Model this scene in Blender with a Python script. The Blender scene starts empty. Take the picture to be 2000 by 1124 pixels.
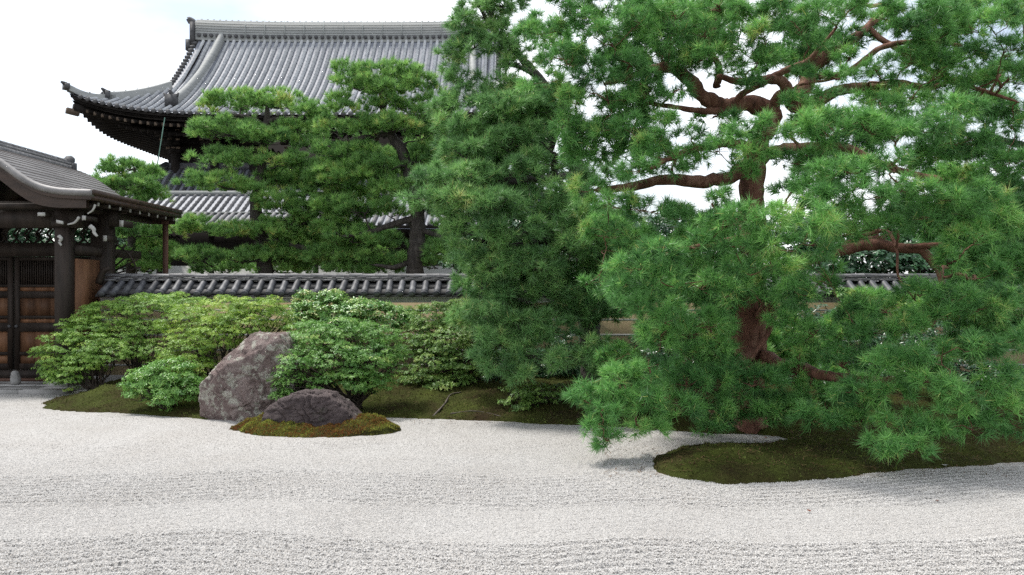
import bpy, bmesh, math, random
import numpy as np
from mathutils import Vector, Matrix, noise as mnoise

R = math.radians
rng = np.random.default_rng(7)
random.seed(7)
scene = bpy.context.scene
C = scene.collection

# ------------------------------------------------------------------ camera, sky, sun, exposure
F = 1555.56          # focal length in pixels of the 2000 px wide photograph (28 mm)
H = 2.25             # eye height above the gravel
cam_d = bpy.data.cameras.new("camera")
cam = bpy.data.objects.new("camera", cam_d)
C.objects.link(cam)
cam_d.lens = 28.0
cam_d.sensor_width = 36.0
cam_d.clip_start = 0.1
cam_d.clip_end = 2000.0
cam.location = (0, 0, H)
cam.rotation_euler = (R(90), 0, 0)
scene.camera = cam

SUN_EL, SUN_AZ = 65.0, 300.0      # azimuth measured clockwise from +Y (view direction)
world = bpy.data.worlds.new("World")
scene.world = world
world.use_nodes = True
wn, wl = world.node_tree.nodes, world.node_tree.links
wn.clear()
w_out = wn.new("ShaderNodeOutputWorld")
sky = wn.new("ShaderNodeTexSky")
sky.sky_type = 'NISHITA'
sky.sun_disc = False
sky.sun_elevation = R(SUN_EL)
sky.sun_rotation = R(SUN_AZ)
sky.air_density = 1.0
sky.dust_density = 2.0
bg_sky = wn.new("ShaderNodeBackground")
bg_sky.inputs["Strength"].default_value = 0.09
wl.new(sky.outputs[0], bg_sky.inputs["Color"])
bg_cloud = wn.new("ShaderNodeBackground")
bg_cloud.inputs["Color"].default_value = (0.95, 0.975, 1.0, 1)
bg_cloud.inputs["Strength"].default_value = 0.80
tc = wn.new("ShaderNodeTexCoord")
mp = wn.new("ShaderNodeMapping")
mp.inputs["Scale"].default_value = (1.0, 1.0, 2.6)
wl.new(tc.outputs["Generated"], mp.inputs["Vector"])
cn = wn.new("ShaderNodeTexNoise")
cn.inputs["Scale"].default_value = 2.2
cn.inputs["Detail"].default_value = 6
wl.new(mp.outputs[0], cn.inputs["Vector"])
cr = wn.new("ShaderNodeMapRange")
cr.inputs["From Min"].default_value = 0.36
cr.inputs["From Max"].default_value = 0.62
cr.inputs["To Min"].default_value = 0.28
cr.inputs["To Max"].default_value = 1.0
wl.new(cn.outputs["Fac"], cr.inputs["Value"])
w_mix = wn.new("ShaderNodeMixShader")
wl.new(cr.outputs[0], w_mix.inputs[0])
wl.new(bg_sky.outputs[0], w_mix.inputs[1])
wl.new(bg_cloud.outputs[0], w_mix.inputs[2])
wl.new(w_mix.outputs[0], w_out.inputs["Surface"])

sun_d = bpy.data.lights.new("sun", 'SUN')
sun_d.energy = 2.35
sun_d.angle = R(10)
sun_d.color = (1.0, 0.96, 0.9)
sun = bpy.data.objects.new("sun", sun_d)
C.objects.link(sun)
_a = R(SUN_AZ)
sd = Vector((math.sin(_a) * math.cos(R(SUN_EL)), math.cos(_a) * math.cos(R(SUN_EL)), math.sin(R(SUN_EL))))
sun.rotation_euler = sd.to_track_quat('Z', 'Y').to_euler()
sun.location = (0, 0, 30)

scene.view_settings.view_transform = 'Standard'
scene.view_settings.look = 'None'
scene.view_settings.exposure = 1.1
scene.view_settings.gamma = 1.0
scene.view_settings.use_curve_mapping = False
scene.cycles.use_denoising = False
scene.cycles.max_bounces = 6
scene.cycles.diffuse_bounces = 4
scene.cycles.transparent_max_bounces = 4

# ------------------------------------------------------------------ helpers
def P(px, py, Y):
    """photograph pixel at distance Y -> world point"""
    return np.array([(px - 1000.0) * Y / F, Y, H - (py - 562.0) * Y / F])

def gp(px, py):
    """photograph pixel of a point on the gravel plane -> (X, Y)"""
    Y = H * F / (py - 562.0)
    return ((px - 1000.0) * Y / F, Y)

def tag(o, label=None, cat=None, group=None, kind=None):
    if label: o["label"] = label
    if cat: o["category"] = cat
    if group: o["group"] = group
    if kind: o["kind"] = kind
    return o

def empty(name, loc, label, cat, group=None):
    o = bpy.data.objects.new(name, None)
    o.empty_display_size = 0.2
    C.objects.link(o)
    o.location = tuple(float(v) for v in loc)
    return tag(o, label, cat, group)

def adopt(o, parent):
    """child keeps world coordinates"""
    if parent is not None:
        o.parent = parent
        p, t = parent, Vector((0, 0, 0))
        if parent.type == 'EMPTY':
            t = Vector(parent.location)
        o.matrix_parent_inverse = Matrix.Translation(-t)
    return o

def mk(name, V, mat, parent=None, tris=None, quads=None, smooth=False, tone=None):
    V = np.ascontiguousarray(V, dtype=np.float32)
    me = bpy.data.meshes.new(name)
    nt = 0 if tris is None else len(tris)
    nq = 0 if quads is None else len(quads)
    me.vertices.add(len(V))
    me.vertices.foreach_set("co", V.ravel())
    me.loops.add(nt * 3 + nq * 4)
    me.polygons.add(nt + nq)
    li, st = [], []
    if nt:
        li.append(np.asarray(tris, dtype=np.int32).ravel())
        st.append(np.arange(nt, dtype=np.int32) * 3)
    if nq:
        li.append(np.asarray(quads, dtype=np.int32).ravel())
        st.append(np.arange(nq, dtype=np.int32) * 4 + nt * 3)
    me.loops.foreach_set("vertex_index", np.concatenate(li))
    me.polygons.foreach_set("loop_start", np.concatenate(st))
    if smooth:
        me.polygons.foreach_set("use_smooth", np.ones(nt + nq, dtype=bool))
    if tone is not None:
        at = me.attributes.new("tone", 'FLOAT', 'POINT')
        at.data.foreach_set("value", np.ascontiguousarray(tone, dtype=np.float32))
    me.update(calc_edges=True)
    me.materials.append(mat)
    o = bpy.data.objects.new(name, me)
    C.objects.link(o)
    return adopt(o, parent)

def catmull(pts, per=6):
    pts = np.asarray(pts, dtype=float)
    if len(pts) < 3:
        t = np.linspace(0, 1, per + 1)[:, None]
        return pts[0] * (1 - t) + pts[-1] * t
    q = np.vstack([2 * pts[0] - pts[1], pts, 2 * pts[-1] - pts[-2]])
    out = []
    for i in range(1, len(q) - 2):
        for t in np.linspace(0, 1, per, endpoint=False):
            p0, p1, p2, p3 = q[i - 1], q[i], q[i + 1], q[i + 2]
            out.append(0.5 * ((2 * p1) + (-p0 + p2) * t + (2 * p0 - 5 * p1 + 4 * p2 - p3) * t * t
                              + (-p0 + 3 * p1 - 3 * p2 + p3) * t ** 3))
    out.append(q[-2])
    return np.array(out)

class G:
    """collects shapes, then builds them as one mesh"""
    def __init__(self):
        self.V, self.T, self.Q, self.n = [], [], [], 0
    def add(self, V, tris=None, quads=None):
        V = np.asarray(V, dtype=float)
        if tris is not None and len(tris): self.T.append(np.asarray(tris) + self.n)
        if quads is not None and len(quads): self.Q.append(np.asarray(quads) + self.n)
        self.V.append(V)
        self.n += len(V)
        return self
    BQ = np.array([[0, 3, 2, 1], [4, 5, 6, 7], [0, 1, 5, 4], [1, 2, 6, 5], [2, 3, 7, 6], [3, 0, 4, 7]])
    def box(self, x0, x1, y0, y1, z0, z1):
        V = [(x0, y0, z0), (x1, y0, z0), (x1, y1, z0), (x0, y1, z0),
             (x0, y0, z1), (x1, y0, z1), (x1, y1, z1), (x0, y1, z1)]
        return self.add(V, quads=self.BQ)
    def hexa(self, V8):
        return self.add(V8, quads=self.BQ)
    def bar(self, p, q, w, h, up=(0, 0, 1)):
        p, q, up = np.array(p, float), np.array(q, float), np.array(up, float)
        d = (q - p) / np.linalg.norm(q - p)
        s = np.cross(d, up); s /= np.linalg.norm(s)
        u = np.cross(s, d)
        V = [e + a * s * w / 2 + b * u * h / 2 for e in (p, q) for a, b in ((-1, -1), (1, -1), (1, 1), (-1, 1))]
        return self.add(V, quads=self.BQ)
    def tube(self, pts, rad, sides=8, caps=True, wob=0.0):
        pts = np.asarray(pts, float)
        rad = np.broadcast_to(np.asarray(rad, float), (len(pts),))
        T = np.gradient(pts, axis=0)
        T /= np.linalg.norm(T, axis=1)[:, None] + 1e-9
        ref = np.array([0.31, 0.17, 0.93])
        if abs(np.dot(T.mean(0), ref)) > 0.85: ref = np.array([0.9, 0.4, 0.1])
        S = np.cross(T, ref); S /= np.linalg.norm(S, axis=1)[:, None] + 1e-9
        U = np.cross(S, T)
        a = np.linspace(0, 2 * np.pi, sides, endpoint=False)
        rr = rad[:, None] * (1 + wob * rng.standard_normal((len(pts), sides)))
        V = pts[:, None, :] + rr[:, :, None] * (np.cos(a)[None, :, None] * S[:, None, :] + np.sin(a)[None, :, None] * U[:, None, :])
        n = len(pts)
        i, j = np.meshgrid(np.arange(n - 1), np.arange(sides), indexing='ij')
        j2 = (j + 1) % sides
        Q = np.stack([i * sides + j, i * sides + j2, (i + 1) * sides + j2, (i + 1) * sides + j], -1).reshape(-1, 4)
        V = V.reshape(-1, 3)
        Tt = []
        if caps:
            V = np.vstack([V, pts[0], pts[-1]])
            c0, c1 = n * sides, n * sides + 1
            for k in range(sides):
                Tt.append((c0, (k + 1) % sides, k))
                Tt.append((c1, (n - 1) * sides + k, (n - 1) * sides + (k + 1) % sides))
        return self.add(V, tris=Tt, quads=Q)
    def half_tube(self, pts, rad, side, up, segs=6, cap=True):
        """upper half of a round tile row along pts; side/up are fixed directions"""
        pts = np.asarray(pts, float); n = len(pts)
        rad = np.broadcast_to(np.asarray(rad, float), (n,))
        a = np.linspace(-0.15, np.pi + 0.15, segs + 1)
        up = np.asarray(up, float)
        if up.ndim == 1: up = np.tile(up, (n, 1))
        V = pts[:, None, :] + rad[:, None, None] * (np.cos(a)[None, :, None] * np.asarray(side)[None, None, :] + np.sin(a)[None, :, None] * up[:, None, :])
        m = segs + 1
        i, j = np.meshgrid(np.arange(n - 1), np.arange(segs), indexing='ij')
        Q = np.stack([i * m + j, i * m + j + 1, (i + 1) * m + j + 1, (i + 1) * m + j], -1).reshape(-1, 4)
        V = V.reshape(-1, 3)
        Tt = []
        if cap:
            V = np.vstack([V, pts[0]])
            Tt = [(n * m, k + 1, k) for k in range(segs)]
        return self.add(V, tris=Tt, quads=Q)
    def disc(self, c, axis, r, t, sides=12):
        c, axis = np.array(c, float), np.array(axis, float)
        axis = axis / np.linalg.norm(axis)
        return self.tube([c - axis * t / 2, c + axis * t / 2], [r, r], sides)
    def grid(self, X):
        """X: (n, m, 3)"""
        n, m = X.shape[:2]
        i, j = np.meshgrid(np.arange(n - 1), np.arange(m - 1), indexing='ij')
        Q = np.stack([i * m + j, i * m + j + 1, (i + 1) * m + j + 1, (i + 1) * m + j], -1).reshape(-1, 4)
        return self.add(X.reshape(-1, 3), quads=Q)
    def build(self, name, mat, parent=None, smooth=False, tone=None):
        return mk(name, np.vstack(self.V), mat, parent,
                  np.vstack(self.T) if self.T else None, np.vstack(self.Q) if self.Q else None, smooth, tone)

def share(src, name, parent, loc=(0, 0, 0), rot=(0, 0, 0), scale=(1, 1, 1)):
    o = src.copy()
    o.name = name
    C.objects.link(o)
    o.parent = None
    o.location = tuple(map(float, loc)); o.rotation_euler = rot; o.scale = scale
    return adopt(o, parent)

# ------------------------------------------------------------------ materials
def new_mat(name):
    m = bpy.data.materials.new(name)
    m.use_nodes = True
    nt = m.node_tree
    b = nt.nodes["Principled BSDF"]
    return m, nt.nodes, nt.links, b

def ramp(n, stops):
    # stops: (position, colour)
    r = n.new("ShaderNodeValToRGB")
    e = r.color_ramp.elements
    while len(e) < len(stops): e.new(0.5)
    for k, (p, c) in enumerate(stops):
        e[k].position = p
        e[k].color = (*c, 1)
    return r

def tex(n, l, kind, scale, detail=4, vec=None, rough=0.55):
    t = n.new(kind)
    t.inputs["Scale"].default_value = scale
    if "Detail" in t.inputs: t.inputs["Detail"].default_value = detail
    if "Roughness" in t.inputs and kind == "ShaderNodeTexNoise": t.inputs["Roughness"].default_value = rough
    if vec is not None: l.new(vec, t.inputs["Vector"])
    return t

def coords(n, l, scale=(1, 1, 1), rot=(0, 0, 0)):
    c = n.new("ShaderNodeTexCoord")
    m = n.new("ShaderNodeMapping")
    m.inputs["Scale"].default_value = scale
    m.inputs["Rotation"].default_value = rot
    l.new(c.outputs["Object"], m.inputs["Vector"])
    return m.outputs[0]

KC = 0.66
def surf(name, stops, scale=4.0, stretch=(1, 1, 1), rough=0.8, bump=0.3, bscale=30.0, bdist=0.02, detail=6, spec=0.3, objvar=0.0):
    """noise-coloured surface with a fine relief"""
    m, n, l, b = new_mat(name)
    v = coords(n, l, stretch)
    t = tex(n, l, "ShaderNodeTexNoise", scale, detail, v, 0.62)
    r = ramp(n, [(p, tuple(KC * q for q in c)) for p, c in stops])
    l.new(t.outputs["Fac"], r.inputs["Fac"])
    col = r.outputs["Color"]
    if objvar:
        oi = n.new("ShaderNodeObjectInfo")
        mr = n.new("ShaderNodeMapRange")
        mr.inputs["To Min"].default_value = 1 - objvar
        mr.inputs["To Max"].default_value = 1 + objvar
        l.new(oi.outputs["Random"], mr.inputs["Value"])
        mx = n.new("ShaderNodeVectorMath"); mx.operation = 'SCALE'
        l.new(col, mx.inputs[0]); l.new(mr.outputs[0], mx.inputs["Scale"])
        col = mx.outputs[0]
    l.new(col, b.inputs["Base Color"])
    b.inputs["Roughness"].default_value = rough
    b.inputs["Specular IOR Level"].default_value = spec
    if bump:
        t2 = tex(n, l, "ShaderNodeTexNoise", bscale, 5, v, 0.65)
        bp = n.new("ShaderNodeBump")
        bp.inputs["Strength"].default_value = bump
        bp.inputs["Distance"].default_value = bdist
        l.new(t2.outputs["Fac"], bp.inputs["Height"])
        l.new(bp.outputs[0], b.inputs["Normal"])
    return m

KL = 1.6
def leafy(name, stops, trans=0.3, rough=0.45, spec=0.35):
    """leaf / needle material: colour by the leaf's own tone, some light passes through"""
    m, n, l, b = new_mat(name)
    a = n.new("ShaderNodeAttribute"); a.attribute_name = "tone"
    r = ramp(n, [(p, tuple(min(.6, KL * q) for q in c)) for p, c in stops])
    l.new(a.outputs["Fac"], r.inputs["Fac"])
    l.new(r.outputs[0], b.inputs["Base Color"])
    b.inputs["Roughness"].default_value = rough
    b.inputs["Specular IOR Level"].default_value = spec
    tr = n.new("ShaderNodeBsdfTranslucent")
    l.new(r.outputs[0], tr.inputs["Color"])
    mx = n.new("ShaderNodeMixShader")
    mx.inputs[0].default_value = trans
    l.new(b.outputs[0], mx.inputs[1]); l.new(tr.outputs[0], mx.inputs[2])
    l.new(mx.outputs[0], n["Material Output"].inputs["Surface"])
    return m

M = {}
# white granite gravel: single stones as a cell pattern with relief
def gravel_mat():
    m, n, l, b = new_mat("white_gravel")
    v = coords(n, l)
    vo = tex(n, l, "ShaderNodeTexVoronoi", 62.0, 0, v)
    sep = n.new("ShaderNodeSeparateColor")
    l.new(vo.outputs["Color"], sep.inputs[0])
    r = ramp(n, [(0.0, (0.20, 0.196, 0.19)), (0.10, (0.285, 0.277, 0.267)), (0.35, (0.343, 0.335, 0.324)), (1.0, (0.41, 0.401, 0.389))])
    l.new(sep.outputs[0], r.inputs["Fac"])
    ns = tex(n, l, "ShaderNodeTexNoise", 0.9, 4, v)
    r2 = ramp(n, [(0.3, (0.90, 0.885, 0.87)), (0.7, (1.0, 1.0, 1.0))])
    l.new(ns.outputs["Fac"], r2.inputs["Fac"])
    mx = n.new("ShaderNodeMix"); mx.data_type = 'RGBA'; mx.blend_type = 'MULTIPLY'
    mx.inputs["Factor"].default_value = 1.0
    l.new(r.outputs[0], mx.inputs["A"]); l.new(r2.outputs[0], mx.inputs["B"])
    l.new(mx.outputs["Result"], b.inputs["Base Color"])
    b.inputs["Roughness"].default_value = 0.9
    b.inputs["Specular IOR Level"].default_value = 0.15
    bp = n.new("ShaderNodeBump"); bp.invert = True
    bp.inputs["Strength"].default_value = 0.85; bp.inputs["Distance"].default_value = 0.012
    l.new(vo.outputs["Distance"], bp.inputs["Height"])
    l.new(bp.outputs[0], b.inputs["Normal"])
    return m
M["gravel"] = gravel_mat()
def bit_mat():
    m, n, l, b = new_mat("gravel_stone")
    oi = n.new("ShaderNodeObjectInfo")
    r = ramp(n, [(0.0, (0.18, 0.175, 0.17)), (0.02, (0.375, 0.363, 0.348)), (0.3, (0.485, 0.472, 0.455)), (1.0, (0.585, 0.571, 0.552))])
    l.new(oi.outputs["Random"], r.inputs["Fac"]); l.new(r.outputs[0], b.inputs["Base Color"])
    b.inputs["Roughness"].default_value = 0.85; b.inputs["Specular IOR Level"].default_value = 0.2
    return m
M["stone_bit"] = bit_mat()

def moss_mat():
    m, n, l, b = new_mat("moss")
    v = coords(n, l)
    t1 = tex(n, l, "ShaderNodeTexNoise", 1.3, 5, v, 0.6)
    t2 = tex(n, l, "ShaderNodeTexNoise", 22, 5, v, 0.7)
    r1 = ramp(n, [(0.30, (0.046, 0.032, 0.017)), (0.42, (0.056, 0.052, 0.018)), (0.56, (0.064, 0.076, 0.019)), (0.76, (0.10, 0.118, 0.026))])
    l.new(t1.outputs["Fac"], r1.inputs["Fac"])
    r2 = ramp(n, [(0.3, (0.42, 0.38, 0.35)), (0.7, (0.95, 1.0, 0.85))])
    l.new(t2.outputs["Fac"], r2.inputs["Fac"])
    mx = n.new("ShaderNodeMix"); mx.data_type = 'RGBA'; mx.blend_type = 'MULTIPLY'
    mx.inputs["Factor"].default_value = 1.0
    l.new(r1.outputs[0], mx.inputs["A"]); l.new(r2.outputs[0], mx.inputs["B"])
    l.new(mx.outputs["Result"], b.inputs["Base Color"])
    b.inputs["Roughness"].default_value = 0.95
    b.inputs["Specular IOR Level"].default_value = 0.1
    t3 = tex(n, l, "ShaderNodeTexNoise", 60, 6, v, 0.75)
    bp = n.new("ShaderNodeBump")
    bp.inputs["Strength"].default_value = 1.0; bp.inputs["Distance"].default_value = 0.03
    l.new(t3.outputs["Fac"], bp.inputs["Height"]); l.new(bp.outputs[0], b.inputs["Normal"])
    return m
M["moss"] = moss_mat()
M["mossblade"] = leafy("moss_blade", [(0, (0.036, 0.022, 0.011)), (0.35, (0.040, 0.040, 0.012)), (0.75, (0.053, 0.070, 0.016)), (1, (0.10, 0.125, 0.030))], 0.25, 0.8, 0.1)
M["mossrust"] = leafy("moss_rust", [(0, (0.10, 0.035, 0.014)), (0.45, (0.12, 0.06, 0.018)), (0.6, (0.10, 0.10, 0.02)), (1, (0.19, 0.21, 0.04))], 0.25, 0.8, 0.1)
M["soil"] = surf("soil", [(0.3, (0.05, 0.042, 0.03)), (0.7, (0.11, 0.09, 0.065))], 3, bump=0.8, bscale=40)

def rock_mat(name, base, mid, pale, lichen_lo, lichen_hi):
    m, n, l, b = new_mat(name)
    v = coords(n, l)
    t = tex(n, l, "ShaderNodeTexNoise", 3.2, 8, v, 0.68)
    r = ramp(n, [(0.30, base), (0.52, mid), (0.75, pale)])
    l.new(t.outputs["Fac"], r.inputs["Fac"])
    t2 = tex(n, l, "ShaderNodeTexNoise", 5.0, 6, v, 0.72)
    r2 = ramp(n, [(lichen_lo, (0, 0, 0)), (lichen_hi, (1, 1, 1))])
    l.new(t2.outputs["Fac"], r2.inputs["Fac"])
    mx = n.new("ShaderNodeMix"); mx.data_type = 'RGBA'
    l.new(r2.outputs[0], mx.inputs["Factor"])
    l.new(r.outputs[0], mx.inputs["A"])
    mx.inputs["B"].default_value = (0.48, 0.465, 0.40, 1)
    t4 = tex(n, l, "ShaderNodeTexNoise", 2.1, 4, v, 0.6)
    r4 = ramp(n, [(0.60, (0, 0, 0)), (0.72, (0.7, 0.7, 0.7))])
    l.new(t4.outputs["Fac"], r4.inputs["Fac"])
    mx2 = n.new("ShaderNodeMix"); mx2.data_type = 'RGBA'
    l.new(r4.outputs[0], mx2.inputs["Factor"]); l.new(mx.outputs["Result"], mx2.inputs["A"])
    mx2.inputs["B"].default_value = (0.085, 0.095, 0.065, 1)
    l.new(mx2.outputs["Result"], b.inputs["Base Color"])
    b.inputs["Roughness"].default_value = 0.85
    b.inputs["Specular IOR Level"].default_value = 0.25
    t3 = tex(n, l, "ShaderNodeTexNoise", 16, 8, v, 0.75)
    bp = n.new("ShaderNodeBump")
    bp.inputs["Strength"].default_value = 1.0; bp.inputs["Distance"].default_value = 0.09
    l.new(t3.outputs["Fac"], bp.inputs["Height"])
    vo = tex(n, l, "ShaderNodeTexVoronoi", 7.0, 0, t.outputs["Color"]); vo.feature = 'DISTANCE_TO_EDGE'
    bp2 = n.new("ShaderNodeBump"); bp2.inputs["Strength"].default_value = 0.5; bp2.inputs["Distance"].default_value = 0.05
    l.new(vo.outputs["Distance"], bp2.inputs["Height"]); l.new(bp.outputs[0], bp2.inputs["Normal"])
    l.new(bp2.outputs[0], b.inputs["Normal"])
    return m
M["rock_pale"] = rock_mat("lichen_rock", (0.115, 0.080, 0.075), (0.24, 0.182, 0.170), (0.40, 0.335, 0.31), 0.50, 0.57)
M["rock_dark"] = rock_mat("purple_rock", (0.044, 0.034, 0.035), (0.115, 0.090, 0.090), (0.21, 0.17, 0.165), 0.64, 0.78)

M["tile_flat"] = surf("wall_flat_tile", [(0.25, (0.02, 0.02, 0.022)), (0.5, (0.048, 0.047, 0.048)), (0.75, (0.11, 0.104, 0.095))], 9, rough=0.65, bump=0.35, bscale=45, bdist=0.01, objvar=0.35, spec=0.3)
M["tile"] = surf("wall_roof_tile", [(0.25, (0.042, 0.043, 0.051)), (0.5, (0.092, 0.095, 0.108)), (0.75, (0.19, 0.19, 0.195))], 9, rough=0.55, bump=0.35, bscale=45, bdist=0.01, objvar=0.32, spec=0.4)
M["tile_ridge"] = surf("ridge_roof_tile", [(0.25, (0.075, 0.073, 0.078)), (0.5, (0.15, 0.148, 0.155)), (0.75, (0.27, 0.265, 0.26))], 9, rough=0.6, bump=0.3, bscale=45, bdist=0.01, objvar=0.4, spec=0.4)
M["ttile"] = surf("temple_round_tile", [(0.3, (0.50, 0.52, 0.56)), (0.5, (0.68, 0.70, 0.73)), (0.7, (0.82, 0.83, 0.85))], 1.6, rough=0.5, bump=0.3, bscale=10, objvar=0.16, spec=0.5)
def course_mat(name, stops, per_m, axis_rot=(0, 0, 0)):
    m, n, l, b = new_mat(name)
    v = coords(n, l)
    t = tex(n, l, "ShaderNodeTexNoise", 2.2, 6, v, 0.65)
    r = ramp(n, stops)
    l.new(t.outputs["Fac"], r.inputs["Fac"])
    l.new(r.outputs[0], b.inputs["Base Color"])
    b.inputs["Roughness"].default_value = 0.6
    w = n.new("ShaderNodeTexWave"); w.wave_type = 'BANDS'; w.bands_direction = 'Y'; w.wave_profile = 'SAW'
    w.inputs["Scale"].default_value = per_m * 0.314
    l.new(v, w.inputs["Vector"])
    bp = n.new("ShaderNodeBump"); bp.inputs["Strength"].default_value = 0.8; bp.inputs["Distance"].default_value = 0.05
    l.new(w.outputs["Fac"], bp.inputs["Height"]); l.new(bp.outputs[0], b.inputs["Normal"])
    return m
M["tbase"] = course_mat("temple_flat_tile", [(0.3, (0.115, 0.125, 0.155)), (0.7, (0.23, 0.245, 0.28))], 3.4)
M["tridge"] = surf("temple_ridge", [(0.3, (0.34, 0.355, 0.35)), (0.7, (0.48, 0.49, 0.475))], 1.2, (0.4, 1, 6), rough=0.7, bump=0.5, bscale=3.0, bdist=0.03)
M["tdark"] = surf("dark_ornament_tile", [(0.3, (0.06, 0.06, 0.065)), (0.7, (0.16, 0.16, 0.165))], 4, rough=0.7)
M["twood"] = surf("aged_dark_timber", [(0.3, (0.012, 0.010, 0.009)), (0.7, (0.035, 0.029, 0.026))], 2, (1, 1, 0.2), rough=0.8, bump=0.2, spec=0.15)
M["twood2"] = surf("weathered_timber_end", [(0.3, (0.12, 0.085, 0.06)), (0.7, (0.22, 0.17, 0.13))], 3, rough=0.8, bump=0.2)
M["wood"] = surf("dark_gate_timber", [(0.3, (0.022, 0.016, 0.012)), (0.7, (0.060, 0.043, 0.034))], 6, (1, 1, 0.12), rough=0.65, bump=0.25, bscale=40, spec=0.25)
M["panel"] = surf("brown_door_board", [(0.3, (0.12, 0.058, 0.030)), (0.55, (0.21, 0.10, 0.050)), (0.75, (0.31, 0.16, 0.085))], 7, (1, 1, 0.1), rough=0.6, bump=0.25, bscale=40, objvar=0.45, spec=0.25)
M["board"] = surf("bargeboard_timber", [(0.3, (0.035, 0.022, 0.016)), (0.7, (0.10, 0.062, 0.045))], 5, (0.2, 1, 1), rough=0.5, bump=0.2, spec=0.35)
M["postwood"] = surf("red_brown_post", [(0.3, (0.09, 0.045, 0.03)), (0.7, (0.19, 0.10, 0.07))], 7, (1, 1, 0.12), rough=0.7, bump=0.25)
M["whitepaint"] = surf("white_paint", [(0.3, (0.48, 0.47, 0.45)), (0.7, (0.66, 0.65, 0.62))], 8, rough=0.7, bump=0.1)
M["copper"] = surf("weathered_copper_roof", [(0.3, (0.165, 0.155, 0.152)), (0.5, (0.27, 0.258, 0.255)), (0.75, (0.38, 0.365, 0.36))], 3, (1, 0.25, 1), rough=0.55, bump=0.15, bscale=18, spec=0.5)
M["plaster"] = surf("grey_white_plaster", [(0.3, (0.50, 0.50, 0.47)), (0.6, (0.64, 0.64, 0.62)), (0.8, (0.70, 0.70, 0.69))], 1.5, (1, 1, 2), rough=0.9, bump=0.1)
M["ochre"] = surf("ochre_plaster", [(0.3, (0.38, 0.29, 0.16)), (0.7, (0.52, 0.42, 0.26))], 1.6, rough=0.92, bump=0.15)
M["paving"] = surf("grey_paving_stone", [(0.3, (0.33, 0.32, 0.31)), (0.7, (0.46, 0.45, 0.435))], 5, rough=0.85, bump=0.3, objvar=0.12)
M["ground"] = surf("earth_ground", [(0.3, (0.09, 0.08, 0.055)), (0.7, (0.17, 0.15, 0.11))], 0.4, rough=0.95, bump=0.3)
M["bark_red"] = surf("red_pine_bark", [(0.28, (0.085, 0.042, 0.030)), (0.5, (0.25, 0.115, 0.078)), (0.72, (0.46, 0.27, 0.20))], 7, (1, 1, 0.35), rough=0.85, bump=1.0, bscale=22, bdist=0.04, detail=8)
M["bark_dark"] = surf("black_pine_bark", [(0.3, (0.034, 0.029, 0.026)), (0.7, (0.14, 0.122, 0.108))], 9, (1, 1, 0.3), rough=0.9, bump=1.0, bscale=18, bdist=0.05, detail=8)
M["bark_shrub"] = surf("shrub_bark", [(0.3, (0.030, 0.022, 0.016)), (0.7, (0.10, 0.08, 0.062))], 12, rough=0.9, bump=0.6)
M["bark_grey"] = surf("grey_root_bark", [(0.3, (0.07, 0.055, 0.045)), (0.7, (0.20, 0.17, 0.145))], 12, rough=0.9, bump=0.8)
M["ndl_red"] = leafy("red_pine_needles", [(0, (0.036, 0.100, 0.032)), (0.45, (0.086, 0.215, 0.058)), (0.8, (0.175, 0.355, 0.092)), (1, (0.33, 0.36, 0.12))], 0.34, 0.42, 0.4)
M["ndl_tall"] = leafy("tall_pine_needles", [(0, (0.048, 0.112, 0.040)), (0.45, (0.108, 0.220, 0.074)), (0.8, (0.19, 0.33, 0.105)), (1, (0.33, 0.34, 0.14))], 0.34, 0.42, 0.4)
M["ndl_black"] = leafy("black_pine_needles", [(0, (0.054, 0.122, 0.036)), (0.5, (0.122, 0.242, 0.066)), (0.85, (0.21, 0.345, 0.09)), (1, (0.33, 0.33, 0.11))], 0.38, 0.45, 0.35)
M["leaf_lime"] = leafy("lime_leaves", [(0, (0.065, 0.14, 0.028)), (0.45, (0.155, 0.27, 0.050)), (0.8, (0.27, 0.37, 0.075)), (1, (0.38, 0.36, 0.09))], 0.35, 0.4, 0.4)
M["leaf_yellow"] = leafy("yellow_green_leaves", [(0, (0.065, 0.135, 0.024)), (0.4, (0.165, 0.27, 0.042)), (0.8, (0.29, 0.37, 0.06)), (1, (0.40, 0.34, 0.09))], 0.35, 0.4, 0.4)
M["leaf_bright"] = leafy("fresh_green_leaves", [(0, (0.045, 0.12, 0.028)), (0.45, (0.10, 0.215, 0.046)), (0.8, (0.18, 0.31, 0.075)), (1, (0.30, 0.36, 0.11))], 0.33, 0.38, 0.45)
M["leaf_mixed"] = leafy("variegated_leaves", [(0, (0.040, 0.11, 0.028)), (0.5, (0.09, 0.20, 0.045)), (0.78, (0.19, 0.28, 0.08)), (0.9, (0.38, 0.38, 0.16)), (1, (0.48, 0.40, 0.22))], 0.3, 0.35, 0.5)
M["leaf_dull"] = leafy("olive_green_leaves", [(0, (0.035, 0.085, 0.022)), (0.5, (0.095, 0.175, 0.038)), (0.85, (0.17, 0.25, 0.055)), (1, (0.24, 0.27, 0.08))], 0.28, 0.42, 0.35)
M["leaf_dark"] = leafy("dark_evergreen_leaves", [(0, (0.012, 0.040, 0.018)), (0.6, (0.030, 0.080, 0.032)), (0.92, (0.05, 0.12, 0.04)), (1, (0.16, 0.17, 0.05))], 0.2, 0.3, 0.5)
M["leaf_dead"] = surf("fallen_leaf", [(0.3, (0.22, 0.05, 0.03)), (0.7, (0.35, 0.12, 0.06))], 30, rough=0.7, bump=0, objvar=0.4)
M["chain"] = surf("verdigris_copper", [(0.3, (0.14, 0.27, 0.21)), (0.7, (0.22, 0.38, 0.30))], 3, rough=0.6, bump=0)
M["strap"] = surf("pale_metal_strap", [(0.3, (0.50, 0.54, 0.52)), (0.7, (0.62, 0.66, 0.64))], 3, rough=0.5, bump=0)

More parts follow.
